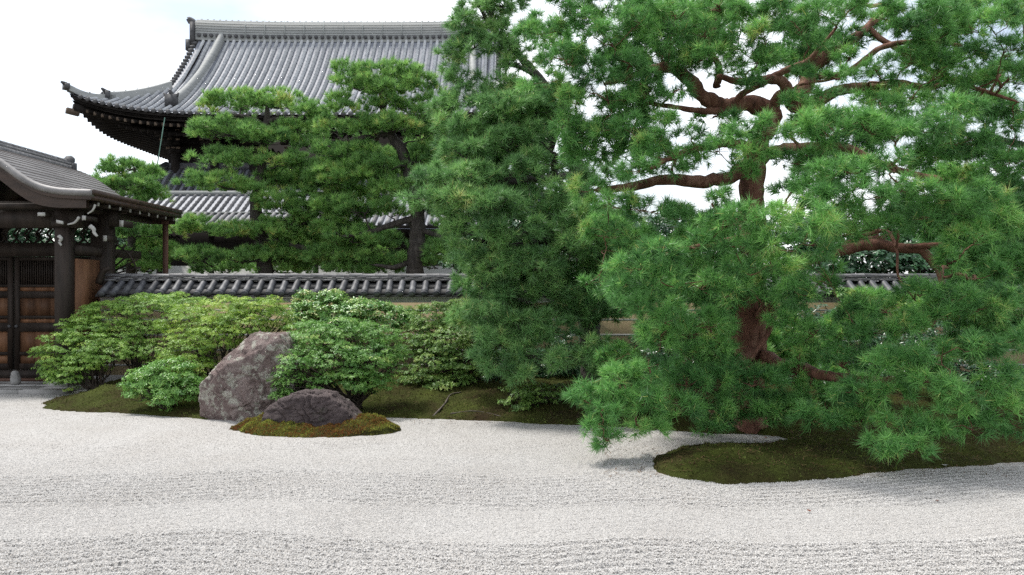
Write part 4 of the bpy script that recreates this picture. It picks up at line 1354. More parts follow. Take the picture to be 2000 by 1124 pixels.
t.pads([(252, 328, 50, 12, 25), (222, 348, 35, 12, 25), (285, 345, 28, 12, 25.2), (245, 366, 70, 15, 24.8), (200, 360, 25, 10, 25), (275, 392, 42, 14, 25), (300, 378, 18, 14, 25),
        (285, 455, 60, 24, 25), (330, 452, 28, 22, 24.8), (275, 495, 60, 22, 25.2), (325, 500, 35, 22, 25), (250, 520, 50, 14, 24.8), (300, 525, 40, 12, 25.3)])

t = Tree("black_pine", (P(515, 560, 23.5)[0], 23.5, 0), "layered clipped pine with flat tiers left of the dark trunked one", "pine tree", "clipped pines behind the wall", "bark_dark", "ndl_black", KB)
t.limb([(520, 712, 23.5, .27), (520, 560, 23.5, .24), (514, 490, 23.5, .21), (503, 440, 23.5, .19), (500, 395, 23.5, .17), (512, 330, 23.5, .14), (515, 275, 23.5, .11), (520, 238, 23.5, .09), (522, 205, 23.5, .05)], "trunk")
t.limb([(520, 470, 23.5, .12), (560, 478, 23.3, .09), (600, 486, 23.1, .07), (622, 500, 23, .04)])
t.limb([(518, 240, 23.5, .08), (545, 232, 23.4, .06), (580, 230, 23.3, .035)])
t.limb([(518, 245, 23.5, .07), (480, 228, 23.4, .05), (440, 224, 23.3, .03)])
t.pads([(470, 204, 70, 16, 23.5), (545, 205, 55, 18, 23.6), (420, 215, 28, 12, 23.4), (600, 222, 32, 14, 23.3), (622, 232, 20, 10, 23.2),
        (450, 258, 75, 20, 23.2), (510, 272, 60, 18, 23.0), (400, 268, 25, 13, 23.3), (585, 258, 50, 18, 23.6), (600, 285, 30, 14, 23.6),
        (440, 315, 62, 18, 23.2), (540, 318, 42, 20, 23.0), (590, 320, 35, 22, 23.9),
        (390, 360, 38, 17, 23.3), (445, 362, 55, 20, 23.1), (500, 372, 30, 15, 22.9), (560, 350, 48, 18, 23.7), (610, 350, 35, 22, 23.9),
        (540, 402, 50, 24, 23.0), (600, 400, 50, 26, 23.3), (620, 430, 35, 18, 23.5), (570, 435, 45, 18, 23.2),
        (400, 448, 55, 17, 23.2), (465, 458, 48, 18, 22.9), (540, 460, 40, 18, 23.1), (370, 452, 25, 12, 23.4),
        (400, 505, 55, 14, 23.3), (470, 508, 50, 15, 23.1), (545, 505, 55, 18, 23.4), (600, 500, 45, 20, 23.6), (440, 528, 60, 8, 24.0), (560, 530, 60, 8, 24.0)])
t.pads(filler(13, 530, 645, 320, 520, 23.6, 24.4, (40, 52), (14, 19)))

t = Tree("black_pine", (P(808, 560, 22.5)[0], 22.5, 0), "clipped pine with thick dark furrowed trunk behind the wall", "pine tree", "clipped pines behind the wall", "bark_dark", "ndl_black", KB)
t.limb([(806, 716, 22.5, .29), (808, 565, 22.5, .27), (812, 500, 22.5, .24), (816, 430, 22.5, .22), (800, 345, 22.5, .18), (785, 292, 22.5, .16), (762, 262, 22.5, .13), (748, 215, 22.5, .10), (742, 165, 22.5, .05)], "trunk", 11)
t.limb([(812, 425, 22.4, .10), (780, 435, 22.3, .085), (730, 452, 22.2, .07), (668, 462, 22.1, .04)])
t.limb([(818, 450, 22.5, .09), (850, 460, 22.4, .07), (885, 478, 22.3, .05)])
t.limb([(805, 510, 22.5, .09), (775, 522, 22.4, .07), (730, 518, 22.3, .04)])
t.limb([(762, 262, 22.5, .09), (715, 268, 22.3, .07), (670, 275, 22.2, .04)])
t.pads([(735, 145, 75, 17, 22.5), (690, 168, 45, 16, 22.4), (790, 160, 50, 18, 22.6), (740, 178, 60, 14, 22.2), (825, 178, 25, 16, 22.6), (840, 195, 25, 15, 22.5),
        (672, 215, 42, 20, 22.4), (740, 205, 35, 14, 22.2), (785, 208, 45, 16, 22.4), (830, 225, 32, 20, 22.5),
        (655, 255, 32, 18, 22.3), (700, 248, 45, 18, 22.2), (770, 248, 55, 22, 22.0), (830, 262, 32, 22, 22.3), (860, 245, 20, 18, 22.3),
        (650, 300, 38, 20, 22.6), (700, 305, 42, 18, 22.4), (745, 325, 50, 22, 22.1), (820, 310, 30, 22, 22.3), (855, 300, 30, 22, 22.4),
        (665, 350, 48, 22, 22.5), (715, 360, 45, 20, 22.2), (760, 375, 40, 22, 22.1), (840, 360, 36, 24, 22.2),
        (650, 405, 48, 22, 22.6), (710, 408, 55, 22, 22.2), (765, 415, 35, 18, 22.0), (850, 405, 36, 22, 22.2),
        (640, 450, 40, 20, 22.7), (690, 470, 50, 18, 22.4), (745, 480, 45, 16, 22.5), (860, 440, 30, 22, 22.3), (870, 490, 35, 18, 22.2),
        (650, 505, 50, 18, 22.8), (710, 510, 48, 14, 22.6), (760, 512, 34, 13, 22.7), (855, 520, 36, 14, 22.4), (680, 530, 60, 8, 23), (740, 530, 50, 8, 23.1)])
t.pads(filler(19, 640, 880, 290, 525, 22.9, 23.8, (38, 50), (14, 19), [(780, 430, 835, 540)]))

# ------------------------------------------------------------------ tall leaning pine inside the garden
KT = dict(lump=.20, lumps=1.55, tufts=8, nn=31, len=.170, w=.0118, spread=(15, 88), up=.55, under=.7, bias=.7, flat=.75, tup=.35, twig=.8, twr=.010, rymax=.95, tone=.45, droop=.12)
t = Tree("tall_pine", (P(1150, 760, 16.2)[0], 16.2, .2), "tall grey barked pine leaning over the wall left of the red pine", "pine tree", None, "bark_dark", "ndl_tall", KT)
t.limb([(1160, 775, 16.2, .23), (1150, 650, 16.2, .21), (1146, 560, 16.2, .20), (1138, 450, 16.1, .19), (1128, 350, 16, .175), (1112, 270, 16, .16), (1085, 200, 15.9, .12), (1045, 145, 15.8, .09), (1005, 98, 15.7, .065), (965, 62, 15.6, .045), (935, 10, 15.6, .03)], "trunk", 11)
t.limb([(995, 92, 15.7, .08), (965, 72, 15.5, .065), (935, 78, 15.4, .05), (905, 62, 15.3, .03)])
t.limb([(980, 78, 15.6, .06), (960, 40, 15.5, .05), (965, -10, 15.4, .04)])
t.limb([(1050, 150, 15.8, .06), (1010, 130, 15.5, .045), (985, 125, 15.3, .03)])
t.limb([(1115, 390, 16, .07), (1100, 365, 15.4, .06), (1082, 330, 14.8, .05), (1088, 300, 14.5, .04)])
t.limb([(1140, 480, 16, .09), (1080, 470, 15.0, .07), (1000, 480, 14.2, .05), (930, 470, 13.8, .03)])
t.limb([(1148, 620, 16.1, .08), (1180, 590, 15, .06), (1160, 640, 14.2, .045), (1120, 690, 13.6, .03)])
t.limb([(1125, 340, 16, .08), (1050, 350, 15.0, .06), (960, 360, 14.2, .045), (880, 380, 13.8, .03)])
t.pads([(945, 30, 50, 24, 15.5), (905, 50, 32, 24, 15.4), (990, 8, 48, 20, 15.4), (925, 92, 50, 22, 15.3), (965, 55, 24, 12, 15.4), (975, 98, 40, 18, 15.2), (1010, 60, 36, 18, 15.3), (1015, 120, 36, 18, 15.2), (880, 120, 28, 20, 15.3), (905, 155, 36, 18, 15.3),
        (900, 200, 40, 22, 15.2), (945, 195, 36, 20, 15), (875, 215, 30, 16, 15.2), (985, 165, 34, 18, 15),
        (930, 245, 50, 24, 14.6), (880, 255, 34, 20, 14.8), (1000, 220, 50, 24, 14.8), (985, 280, 55, 26, 14.4), (905, 300, 50, 24, 14.3), (1045, 265, 36, 24, 14.6), (1050, 205, 40, 20, 15), 
        (850, 345, 40, 22, 14), (920, 345, 50, 26, 13.9), (1000, 340, 55, 26, 14.0), (1040, 320, 30, 20, 14.2), (825, 385, 38, 22, 13.8), (890, 395, 55, 26, 13.6), (970, 400, 60, 28, 13.6), (1050, 390, 50, 26, 14),
        (870, 435, 40, 20, 13.8), (930, 450, 55, 26, 13.6), (1010, 455, 60, 28, 13.6), (1080, 440, 50, 26, 13.8),
        (905, 500, 42, 24, 13.8), (970, 515, 55, 28, 13.8), (1050, 520, 60, 28, 13.7), (1120, 490, 50, 28, 13.6),
        (940, 560, 40, 26, 13.9), (1005, 575, 55, 28, 13.9), (1080, 575, 55, 26, 14), (1140, 610, 45, 24, 14.2),
        (960, 625, 40, 24, 13.6), (1020, 640, 55, 24, 13.5), (1085, 640, 50, 24, 13.6), (970, 670, 42, 22, 13.4), (1040, 690, 50, 20, 13.3), (1105, 700, 50, 22, 13.2), (1160, 690, 42, 22, 13.2), (1200, 720, 40, 20, 13.4),
        (935, 610, 34, 22, 13.3), (940, 655, 32, 20, 13.2), (960, 705, 36, 18, 13.2), (1010, 725, 42, 18, 13.2), (1150, 420, 45, 24, 13.6), (1175, 350, 50, 22, 13.6), (1120, 320, 28, 16, 13.9), (1095, 380, 32, 20, 13.8)])

KT2 = dict(KT); KT2.update(nn=24, w=.016, tufts=8, lumps=1.4, twig=.3)
t.kn = KT2
t.pads(filler(14, 890, 1060, 230, 420, 15, 16.3) + filler(30, 900, 1210, 400, 690, 14.3, 16) + filler(6, 940, 1080, 150, 260, 14.5, 15.5))
# ------------------------------------------------------------------ spreading red pine
KR = dict(lump=.155, lumps=1.4, tufts=7, nn=31, len=.150, w=.0088, spread=(18, 92), up=.5, under=.8, bias=.7, flat=.8, tup=.35, twig=.65, twr=.008, rymax=.75, tone=.45, droop=.10)
TYR_ = 12.5
t = Tree("red_pine", (P(1465, 840, TYR_)[0], TYR_, .15), "large spreading red barked pine with twisting limbs over the moss", "pine tree", None, "bark_red", "ndl_red", KR)
t.limb([(1458, 852, TYR_, .28), (1462, 800, TYR_, .25), (1466, 690, TYR_, .24), (1466, 590, TYR_, .225), (1466, 480, TYR_, .21), (1470, 385, TYR_, .20), (1476, 318, TYR_, .19), (1485, 265, TYR_, .17), (1520, 212, TYR_, .16)], "trunk", 16, 7, .02)
t.limb([(1468, 322, 12.5, .13), (1430, 345, 12.3, .105), (1370, 355, 12.1, .095), (1300, 350, 11.9, .085), (1230, 365, 11.6, .06), (1160, 372, 11.4, .04)])
t.limb([(1520, 214, 12.5, .14), (1470, 205, 12.4, .13), (1420, 205, 12.3, .125), (1370, 185, 12.2, .11), (1340, 150, 12.1, .10), (1300, 132, 12, .08), (1235, 148, 11.9, .05), (1180, 165, 11.7, .03)])
t.limb([(1545, 205, 12.5, .12), (1600, 195, 12.5, .10), (1640, 178, 12.5, .09), (1700, 172, 12.5, .08), (1755, 162, 12.5, .065), (1815, 172, 12.4, .045), (1880, 150, 12.3, .03)])
t.limb([(1545, 208, 12.5, .13), (1575, 165, 12.6, .12), (1590, 125, 12.7, .11), (1640, 95, 12.8, .09), (1690, 58, 12.9, .07), (1740, 10, 13, .05)])
t.limb([(1515, 200, 12.4, .10), (1538, 178, 12.2, .09), (1530, 160, 12.1, .08), (1500, 155, 12.0, .07), (1440, 160, 11.9, .055), (1400, 150, 11.8, .04)])
t.limb([(1440, 205, 12.3, .06), (1450, 185, 12.2, .05), (1530, 140, 12.0, .05), (1580, 118, 11.9, .045), (1600, 95, 11.8, .03)])
t.limb([(1420, 210, 12.3, .06), (1380, 218, 12.1, .05), (1330, 212, 12, .04), (1260, 200, 11.8, .03)])
t.limb([(1400, 170, 12.2, .06), (1405, 130, 12.2, .05), (1385, 90, 12.1, .04), (1400, 40, 12.1, .03)])
t.limb([(1600, 150, 12.6, .06), (1660, 140, 12.6, .05), (1720, 95, 12.6, .045), (1800, 80, 12.5, .035), (1880, 90, 12.4, .025)])
t.limb([(1470, 535, 12.5, .11), (1540, 525, 12.0, .09), (1600, 500, 11.6, .08), (1650, 488, 11.4, .085), (1705, 478, 11.2, .085), (1770, 488, 11.0, .07), (1805, 495, 10.9, .055), (1838, 545, 10.7, .045), (1820, 640, 10.5, .04)])
t.limb([(1740, 484, 11.1, .05), (1790, 482, 10.9, .045), (1840, 476, 10.7, .03)])
t.limb([(1620, 505, 11.5, .03), (1650, 476, 11.4, .032), (1700, 456, 11.2, .034), (1735, 455, 11.0, .026), (1752, 490, 10.8, .018), (1755, 540, 10.6, .015), (1790, 590, 10.4, .010)])
t.limb([(1480, 440, 12.4, .10), (1460, 455, 11.6, .08), (1470, 460, 10.8, .06), (1420, 470, 10.2, .04), (1320, 490, 9.9, .03)])
t.limb([(1475, 620, 12.4, .09), (1515, 600, 11.9, .055), (1505, 640, 11.7, .045), (1485, 675, 11.5, .035), (1468, 702, 11.3, .02)])
t.limb([(1470, 680, 12.4, .12), (1420, 740, 11.6, .09), (1350, 775, 11.0, .07), (1270, 780, 10.6, .05), (1200, 800, 10.3, .03)])
t.limb([(1480, 690, 12.4, .10), (1560, 720, 11.4, .08), (1650, 740, 10.6, .065), (1760, 745, 10.0, .05), (1880, 760, 9.6, .03)])
t.limb([(1480, 300, 12.4, .10), (1540, 290, 11.6, .08), (1640, 285, 10.8, .06), (1740, 330, 10.3, .05), (1840, 350, 10, .03)])
t.limb([(1475, 290, 12.4, .08), (1420, 280, 11.6, .06), (1330, 300, 11.2, .045), (1270, 330, 11, .03)])
t.limb([(1700, 58, 12.9, .05), (1800, 130, 12.6, .045), (1880, 165, 12.3, .035), (1990, 200, 12, .02)])
red_pads = [
    # low left skirt
    (1150, 780, 36, 26, 10.3), (1210, 745, 50, 24, 10.4), (1200, 800, 50, 24, 10.2), (1270, 730, 45, 22, 10.6), (1270, 785, 50, 26, 10.4), (1190, 858, 38, 14, 10.05), (1160, 830, 26, 14, 10.2), (1330, 800, 48, 24, 10.7), (1340, 745, 45, 24, 10.9), (1395, 790, 42, 26, 11), (1250, 835, 38, 12, 10.4), (1380, 840, 22, 10, 10.9),
    (1420, 735, 45, 22, 11.0), (1480, 745, 45, 24, 11.0), (1540, 730, 40, 20, 11.2), (1450, 790, 45, 20, 11.2), (1520, 790, 42, 20, 11.3), (1580, 770, 38, 20, 11.2),
    # middle left, bright front
    (1215, 560, 34, 18, 9.9), (1240, 520, 42, 20, 9.9), (1300, 490, 50, 20, 9.8), (1290, 545, 48, 22, 9.9), (1360, 480, 36, 18, 9.8), (1240, 600, 40, 20, 10.2), (1310, 610, 48, 22, 10.3), (1370, 560, 42, 24, 10.1), (1290, 655, 45, 20, 10.8), (1380, 630, 45, 24, 10.6), (1400, 690, 40, 18, 11.2), (1340, 700, 40, 16, 11.2),
    (1410, 435, 32, 18, 9.6), (1455, 425, 40, 20, 9.5), (1520, 425, 48, 20, 9.4), (1590, 430, 42, 18, 9.4), (1440, 475, 45, 20, 9.6), (1520, 470, 46, 20, 9.5), (1590, 478, 40, 18, 9.6), (1450, 525, 40, 20, 9.8), (1520, 520, 40, 20, 9.8), (1430, 570, 36, 18, 10.1), (1560, 570, 40, 22, 10.4), (1540, 620, 36, 20, 10.8),
    # middle right
    (1600, 350, 40, 18, 9.9), (1665, 335, 42, 18, 9.8), (1730, 325, 45, 18, 9.8), (1620, 385, 45, 18, 9.8), (1690, 385, 48, 20, 9.7), (1760, 370, 46, 22, 9.7), (1830, 385, 46, 22, 9.7), (1880, 415, 38, 20, 9.8), (1800, 420, 42, 18, 9.9), (1650, 425, 40, 16, 9.9), (1920, 390, 36, 22, 9.9), (1960, 430, 36, 24, 9.9), (1910, 460, 45, 22, 9.9),
    (1660, 615, 40, 20, 10.3), (1720, 600, 40, 20, 10.3), (1700, 650, 46, 20, 10.3), (1770, 635, 42, 20, 10.2), (1860, 580, 48, 18, 10.0), (1920, 600, 44, 18, 9.9), (1850, 615, 40, 18, 10.1), (1965, 575, 38, 20, 9.9), (1800, 570, 34, 18, 10.2),
    (1710, 705, 42, 16, 9.7), (1770, 700, 45, 18, 9.6), (1840, 690, 45, 18, 9.5), (1910, 675, 44, 18, 9.4), (1975, 665, 36, 18, 9.4), (1680, 760, 48, 18, 9.9), (1740, 765, 44, 18, 9.8), (1815, 745, 44, 20, 9.4), (1880, 770, 44, 20, 9.2), (1960, 740, 44, 22, 9.3), (1860, 800, 40, 16, 9.3), (1950, 800, 44, 22, 9.4), (1620, 825, 42, 18, 10.2), (1580, 815, 28, 14, 10.3), (1680, 820, 32, 14, 10.1), (1725, 866, 40, 14, 9.4), (1765, 878, 36, 13, 9.2), (1990, 830, 30, 18, 9.4),
    # band above the trunk fork's lower edge
    (1440, 270, 40, 18, 10.6), (1500, 255, 42, 18, 10.4), (1560, 255, 42, 18, 10.3), (1620, 262, 42, 18, 10.2), (1690, 250, 46, 18, 10.2), (1760, 262, 44, 18, 10.1), (1830, 245, 44, 20, 10.0), (1480, 300, 28, 12, 10.6), (1880, 215, 34, 20, 10.1), (1590, 235, 30, 12, 10.4), (1660, 230, 32, 14, 10.3),
    (1250, 330, 40, 18, 11), (1310, 320, 36, 14, 11.2), (1290, 270, 30, 14, 11.2), (1250, 285, 28, 14, 11.2), (1200, 400, 46, 22, 11.2), (1270, 410, 45, 20, 11), (1180, 460, 45, 22, 11.6), (1240, 460, 40, 20, 11.2), (1330, 425, 36, 18, 11.2), (1150, 370, 34, 18, 11.4), (1370, 300, 26, 10, 11.2, .6),
    (1230, 245, 34, 14, 11.3, .8), (1300, 238, 30, 10, 11.4, .7), (1350, 268, 32, 10, 11.3, .6), (1405, 292, 30, 10, 11.2, .6), (1275, 302, 32, 12, 11.2, .8), (1440, 335, 26, 12, 11.2, .8), (1545, 318, 32, 12, 11, .7), (1595, 305, 32, 12, 10.8, .8), (1545, 372, 34, 14, 10.6, .9), (1420, 240, 26, 10, 11.3, .7), (1390, 395, 34, 14, 10.8, .9),
    (1325, 172, 28, 11, 11.5, .8), (1470, 168, 28, 10, 11.4, .7), (1560, 152, 30, 12, 11.4, .8), (1640, 152, 30, 12, 11.6, .8), (1705, 128, 32, 12, 11.7, .8), (1250, 158, 34, 13, 11.5), (1610, 190, 24, 10, 11.4, .7), (1740, 205, 36, 13, 11.4), (1545, 205, 26, 10, 11.2, .8),
    (1655, 455, 36, 15, 10.4), (1715, 440, 34, 13, 10.4), (1870, 505, 36, 18, 10.2), (1600, 515, 30, 14, 10.4),
    (1760, 828, 42, 17, 9.6), (1825, 838, 40, 15, 9.4), (1900, 838, 44, 16, 9.3), (1440, 815, 40, 17, 11.2), (1500, 812, 40, 17, 11.3), (1550, 800, 36, 16, 11.0), (1690, 790, 40, 16, 10), (1400, 660, 40, 20, 10.9), (1490, 585, 30, 14, 11.2), (1600, 560, 36, 16, 10.6), (1640, 700, 42, 18, 10.4), (1600, 640, 34, 18, 10.7), (1560, 680, 36, 16, 11.0),
    # crown
    (1060, 60, 48, 24, 11.8), (1120, 40, 50, 26, 11.8), (1180, 80, 50, 26, 11.6), (1100, 110, 46, 24, 11.6), (1160, 140, 45, 24, 11.5), (1060, 165, 40, 20, 11.7), (1110, 190, 45, 22, 11.6), (1190, 200, 42, 20, 11.6), (1230, 120, 38, 20, 11.6), (1250, 40, 48, 24, 11.6), (1310, 80, 42, 22, 11.6), (1320, 25, 45, 20, 11.6), (1260, 180, 36, 16, 11.7), (1180, 250, 36, 16, 11.6), (1110, 245, 30, 16, 11.8), (1180, 10, 50, 18, 11.8), (1090, -5, 46, 18, 12),
    (1375, 60, 40, 24, 11.4), (1380, 110, 45, 20, 11.4), (1440, 90, 42, 22, 11.3), (1450, 35, 42, 22, 11.3), (1500, 70, 40, 22, 11.1), (1520, 20, 44, 20, 11.2), (1560, 50, 40, 24, 11), (1600, 25, 44, 20, 11.2), (1580, 90, 32, 16, 11.2), (1480, 120, 38, 16, 11.4), (1400, 5, 46, 16, 11.5), (1660, 15, 44, 18, 11.6), (1340, 130, 28, 12, 11.8), (1420, 140, 30, 12, 11.8),
    (1720, 30, 46, 20, 11.8), (1780, 50, 46, 20, 11.7), (1840, 25, 46, 20, 11.6), (1830, 75, 45, 18, 11.6), (1900, 50, 46, 22, 11.5), (1960, 25, 44, 22, 11.5), (1890, 110, 42, 18, 11.5), (1960, 95, 40, 18, 11.5), (1780, 115, 40, 16, 11.8), (1830, 140, 42, 16, 11.8), (1720, 150, 28, 12, 12), (1900, 160, 40, 16, 11.8), (1970, 150, 36, 16, 11.7), (1780, 190, 36, 14, 12), (1690, 200, 34, 14, 12), (1660, 110, 24, 12, 12.2, .7),
]
t.pads(red_pads)
KR2 = dict(KR); KR2.update(nn=26, w=.0125, lumps=1.35, lump=.17, twig=.4)
t.kn = KR2
t.pads(filler(46, 1190, 2000, 560, 800, 12.6, 14.8, avoid=[(1600, 540, 1790, 590)])
       + filler(20, 1560, 2000, 250, 460, 11.6, 13.6, avoid=[(1690, 270, 1760, 300), (1700, 340, 1760, 380)])
       + filler(16, 1850, 2010, 420, 640, 11.5, 14)
       + filler(16, 1060, 1420, -10, 130, 12.2, 13.5, avoid=[(1270, 40, 1310, 80)])
       + filler(16, 1500, 2010, -20, 130, 12.4, 13.8, avoid=[(1680, 60, 1740, 130)])
       + filler(8, 1090, 1250, 150, 330, 12.0, 13.0)
       + filler(12, 1160, 1420, 420, 560, 11.5, 13.0)
       + filler(12, 1560, 2000, 130, 250, 12.4, 13.6, (34, 46), (12, 17), [(1620, 180, 1700, 215)])
       + filler(5, 1200, 1430, 215, 330, 12.2, 13.2, (26, 36), (9, 13))
       + filler(8, 1390, 1560, 540, 600, 11.2, 12.1, (30, 40), (16, 20)))

# ------------------------------------------------------------------ pine at the right edge
KD = dict(KT); KD.update(tone=.22, lumps=1.3, nn=28)  # lower needle tone puts this pine's shade into its colour
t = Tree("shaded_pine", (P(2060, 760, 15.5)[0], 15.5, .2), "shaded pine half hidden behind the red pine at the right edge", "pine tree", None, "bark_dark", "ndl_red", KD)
t.limb([(2060, 775, 15.5, .2), (2055, 600, 15.5, .18), (2035, 420, 15.4, .15), (2030, 250, 15.4, .11), (2010, 100, 15.3, .07), (2000, 20, 15.3, .04)], "trunk")
t.limb([(2035, 430, 15.4, .08), (1950, 420, 15, .06), (1860, 400, 14.7, .04)])
t.limb([(2035, 300, 15.4, .08), (1950, 270, 15, .06), (1850, 260, 14.8, .04)])
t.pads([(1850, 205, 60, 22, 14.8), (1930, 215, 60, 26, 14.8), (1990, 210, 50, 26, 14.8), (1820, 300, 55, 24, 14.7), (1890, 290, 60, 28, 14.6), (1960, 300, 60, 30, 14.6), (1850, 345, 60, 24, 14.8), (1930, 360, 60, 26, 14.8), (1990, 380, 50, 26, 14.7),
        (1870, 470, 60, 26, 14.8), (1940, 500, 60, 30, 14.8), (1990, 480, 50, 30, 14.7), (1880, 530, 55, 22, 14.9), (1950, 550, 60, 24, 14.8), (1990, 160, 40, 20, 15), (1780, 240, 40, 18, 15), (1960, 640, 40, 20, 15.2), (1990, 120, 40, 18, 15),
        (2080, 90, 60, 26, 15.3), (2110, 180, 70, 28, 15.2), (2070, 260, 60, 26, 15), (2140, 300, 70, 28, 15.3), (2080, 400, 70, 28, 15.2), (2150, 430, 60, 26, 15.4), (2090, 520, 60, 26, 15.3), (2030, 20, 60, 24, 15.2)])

# ------------------------------------------------------------------ shrubs
def leaves(pos, axis, tone, n, ln, wd, ang=(50, 95), droop=.25):
    """rosettes of folded leaves: two triangles each"""
    k = len(pos)
    ax = np.repeat(axis, n, 0)
    p1 = perp(axis); p1 = np.repeat(p1, n, 0); p2 = np.cross(ax, p1)
    th = np.radians(rng.uniform(*ang, k * n)); ph = np.tile(np.arange(n) * 2 * np.pi / n, k) + rng.normal(0, .3, k * n)
    d = ax * np.cos(th)[:, None] + (p1 * np.cos(ph)[:, None] + p2 * np.sin(ph)[:, None]) * np.sin(th)[:, None]
    d[:, 2] -= droop; d = unit(d)
    s = unit(np.cross(d, ax)); up = np.cross(s, d)
    L_ = ln * rng.uniform(.65, 1.15, k * n)[:, None]; W = wd * rng.uniform(.75, 1.15, k * n)[:, None]
    b = np.repeat(pos, n, 0) + rng.normal(0, ln * .12, (k * n, 3))
    m = b + d * L_ * .5
    V = np.stack([b, m + s * W * .5 + up * W * .12, b + d * L_ - up * L_ * .08, m - s * W * .5 + up * W * .12], 1).reshape(-1, 3)
    i = np.arange(k * n) * 4
    T = np.concatenate([np.stack([i, i + 1, i + 2], -1), np.stack([i, i + 2, i + 3], -1)])
    tn = np.clip(np.repeat(tone, n) + rng.normal(0, .07, k * n), 0, 1)
    return V, T, np.repeat(tn, 4)

def shrub(name, label, lumps, base, matk, ln=.05, wd=.02, n=6, dens=230, tone=.5, group=None, stems=4, sub=.13, under=.45, cat="shrub", hang=.15, tvar=.15, name_leaf="leaf_clump"):
    b = np.array(base, float)
    root = empty(name, b, label, cat, group)
    for (px, py, hw, hh, Y) in lumps:
        c = P(px, py, Y); r = np.array([hw * Y / F * 1.1, min(hw * Y / F * .95, .9), hh * Y / F * 1.15])
        # many small domes over the lump's surface give layered tufts
        S = 4 * np.pi * (((r[0] * r[1]) ** 1.6 + (r[0] * r[2]) ** 1.6 + (r[1] * r[2]) ** 1.6) / 3) ** (1 / 1.6)
        ns = max(6, int(S / (sub * sub) * .85))
        d = rand_dirs(ns)
        keep = (d[:, 2] > -under) | (rng.random(ns) < .15)
        d = d[keep]; ns = len(d)
        sc = c + d * r * (rng.uniform(0, 1, ns) ** .5 * .62 + .44)[:, None]
        nr = unit(d / r + np.array([0, 0, .55 / r.mean()]))
        per = max(3, int(dens * sub * sub * 2.4))
        q = rand_dirs(ns * per); q[:, 2] = np.abs(q[:, 2]) * .8 - .1
        pos = np.repeat(sc, per, 0) + q * sub * np.array([1, 1, .55]) * rng.uniform(.5, 1.05, ns * per)[:, None]
        ax = unit(q * .7 + np.repeat(nr, per, 0) * .8 + np.array([0, 0, .35]) + rng.normal(0, .22, (ns * per, 3)))
        tn = np.clip(np.repeat(rng.normal(tone, tvar, ns), per) + rng.normal(0, .08, ns * per), 0, 1)
        V, T, tt = leaves(pos, ax, tn, n, ln, wd, droop=hang)
        mk(name_leaf, V, M[matk], root, tris=T, tone=tt)
        if stems:
            g = G()
            for k in range(stems):
                s0 = b + np.array([rng.normal(0, .06), rng.normal(0, .06), -.05])
                e = c + rand_dirs(1)[0] * r * .65
                mid = s0 * .55 + e * .45 + np.array([rng.normal(0, .08), rng.normal(0, .08), .10])
                cv = catmull([s0, mid, e], 5); cv[1:-1] += rng.normal(0, .018, cv[1:-1].shape)
                g.tube(cv, np.linspace(.03 if k == 0 else .018, .006, len(cv)), 5, False, .05)
                for _ in range(3):
                    j = int(rng.integers(5, len(cv))); e2 = c + rand_dirs(1)[0] * r * .85
                    g.tube(catmull([cv[j], (cv[j] + e2) / 2 + rng.normal(0, .05, 3), e2], 3), np.linspace(.01, .003, 7), 4, False)
            g.build("stem", M["bark_shrub"], root, True)
    return root

def gz(px, py, z=.2):
    x, y = gp(px, py); return (x, y, z)

shrub("rounded_shrub", "light green shrub nearest the gate, hanging over the paving", [(120, 690, 42, 38, 16.6), (135, 740, 34, 26, 16.4), (165, 650, 45, 34, 16.9), (190, 690, 40, 34, 16.5), (105, 730, 26, 28, 16.6), (160, 715, 30, 20, 16.3), (220, 690, 30, 24, 16.4)],
      (P(185, 775, 16.4)[0], 16.5, .15), "leaf_lime", .038, .0145, 5, 410, .38, "shrubs along the wall")
shrub("rounded_shrub", "wide light green shrub below the left end of the wall coping", [(215, 625, 55, 30, 17.3), (285, 602, 62, 22, 17.5), (350, 595, 45, 18, 17.5), (240, 660, 42, 22, 17.0), (275, 645, 40, 22, 17.2), (255, 690, 26, 18, 16.8), (300, 690, 26, 24, 16.8)],
      (P(275, 770, 16.9)[0], 17.0, .2), "leaf_lime", .038, .0145, 5, 410, .42, "shrubs along the wall")
shrub("rounded_shrub", "yellow-green domed shrub arching behind the tall boulder", [(370, 635, 52, 34, 15.6), (440, 612, 58, 28, 15.6), (505, 605, 50, 24, 15.7), (535, 625, 36, 26, 15.8), (365, 690, 48, 32, 15.2), (420, 660, 46, 34, 15.1), (470, 640, 40, 28, 15.2), (395, 730, 36, 24, 15.0), (540, 655, 32, 22, 15.9), (350, 735, 30, 24, 15.1)],
      (P(420, 790, 15.2)[0], 15.3, .2), "leaf_yellow", .038, .0145, 5, 410, .38, "shrubs along the wall", hang=.22)
shrub("low_shrub", "small fresh green bush on the moss left of the tall boulder", [(290, 745, 42, 24, 14.3), (335, 735, 42, 28, 14.3), (320, 775, 36, 22, 14.1), (270, 768, 30, 16, 14.2), (355, 760, 34, 20, 14.2)],
      (P(320, 800, 14.2)[0], 14.2, .12), "leaf_bright", .062, .024, 6, 210, .5, "shrubs along the wall", stems=2)
shrub("leafy_shrub", "taller shrub with cream tipped leaves against the wall", [(600, 612, 42, 26, 17.6), (650, 608, 50, 25, 17.6), (710, 612, 55, 23, 17.6), (765, 620, 42, 20, 17.6), (800, 640, 30, 24, 17.6), (610, 640, 45, 26, 17.3), (690, 635, 50, 22, 17.4), (595, 580, 14, 12, 17.7), (650, 578, 22, 9, 17.7)],
      (P(690, 770, 17.4)[0], 17.4, .3), "leaf_mixed", .085, .038, 5, 130, .55, "shrubs along the wall", tvar=.2)
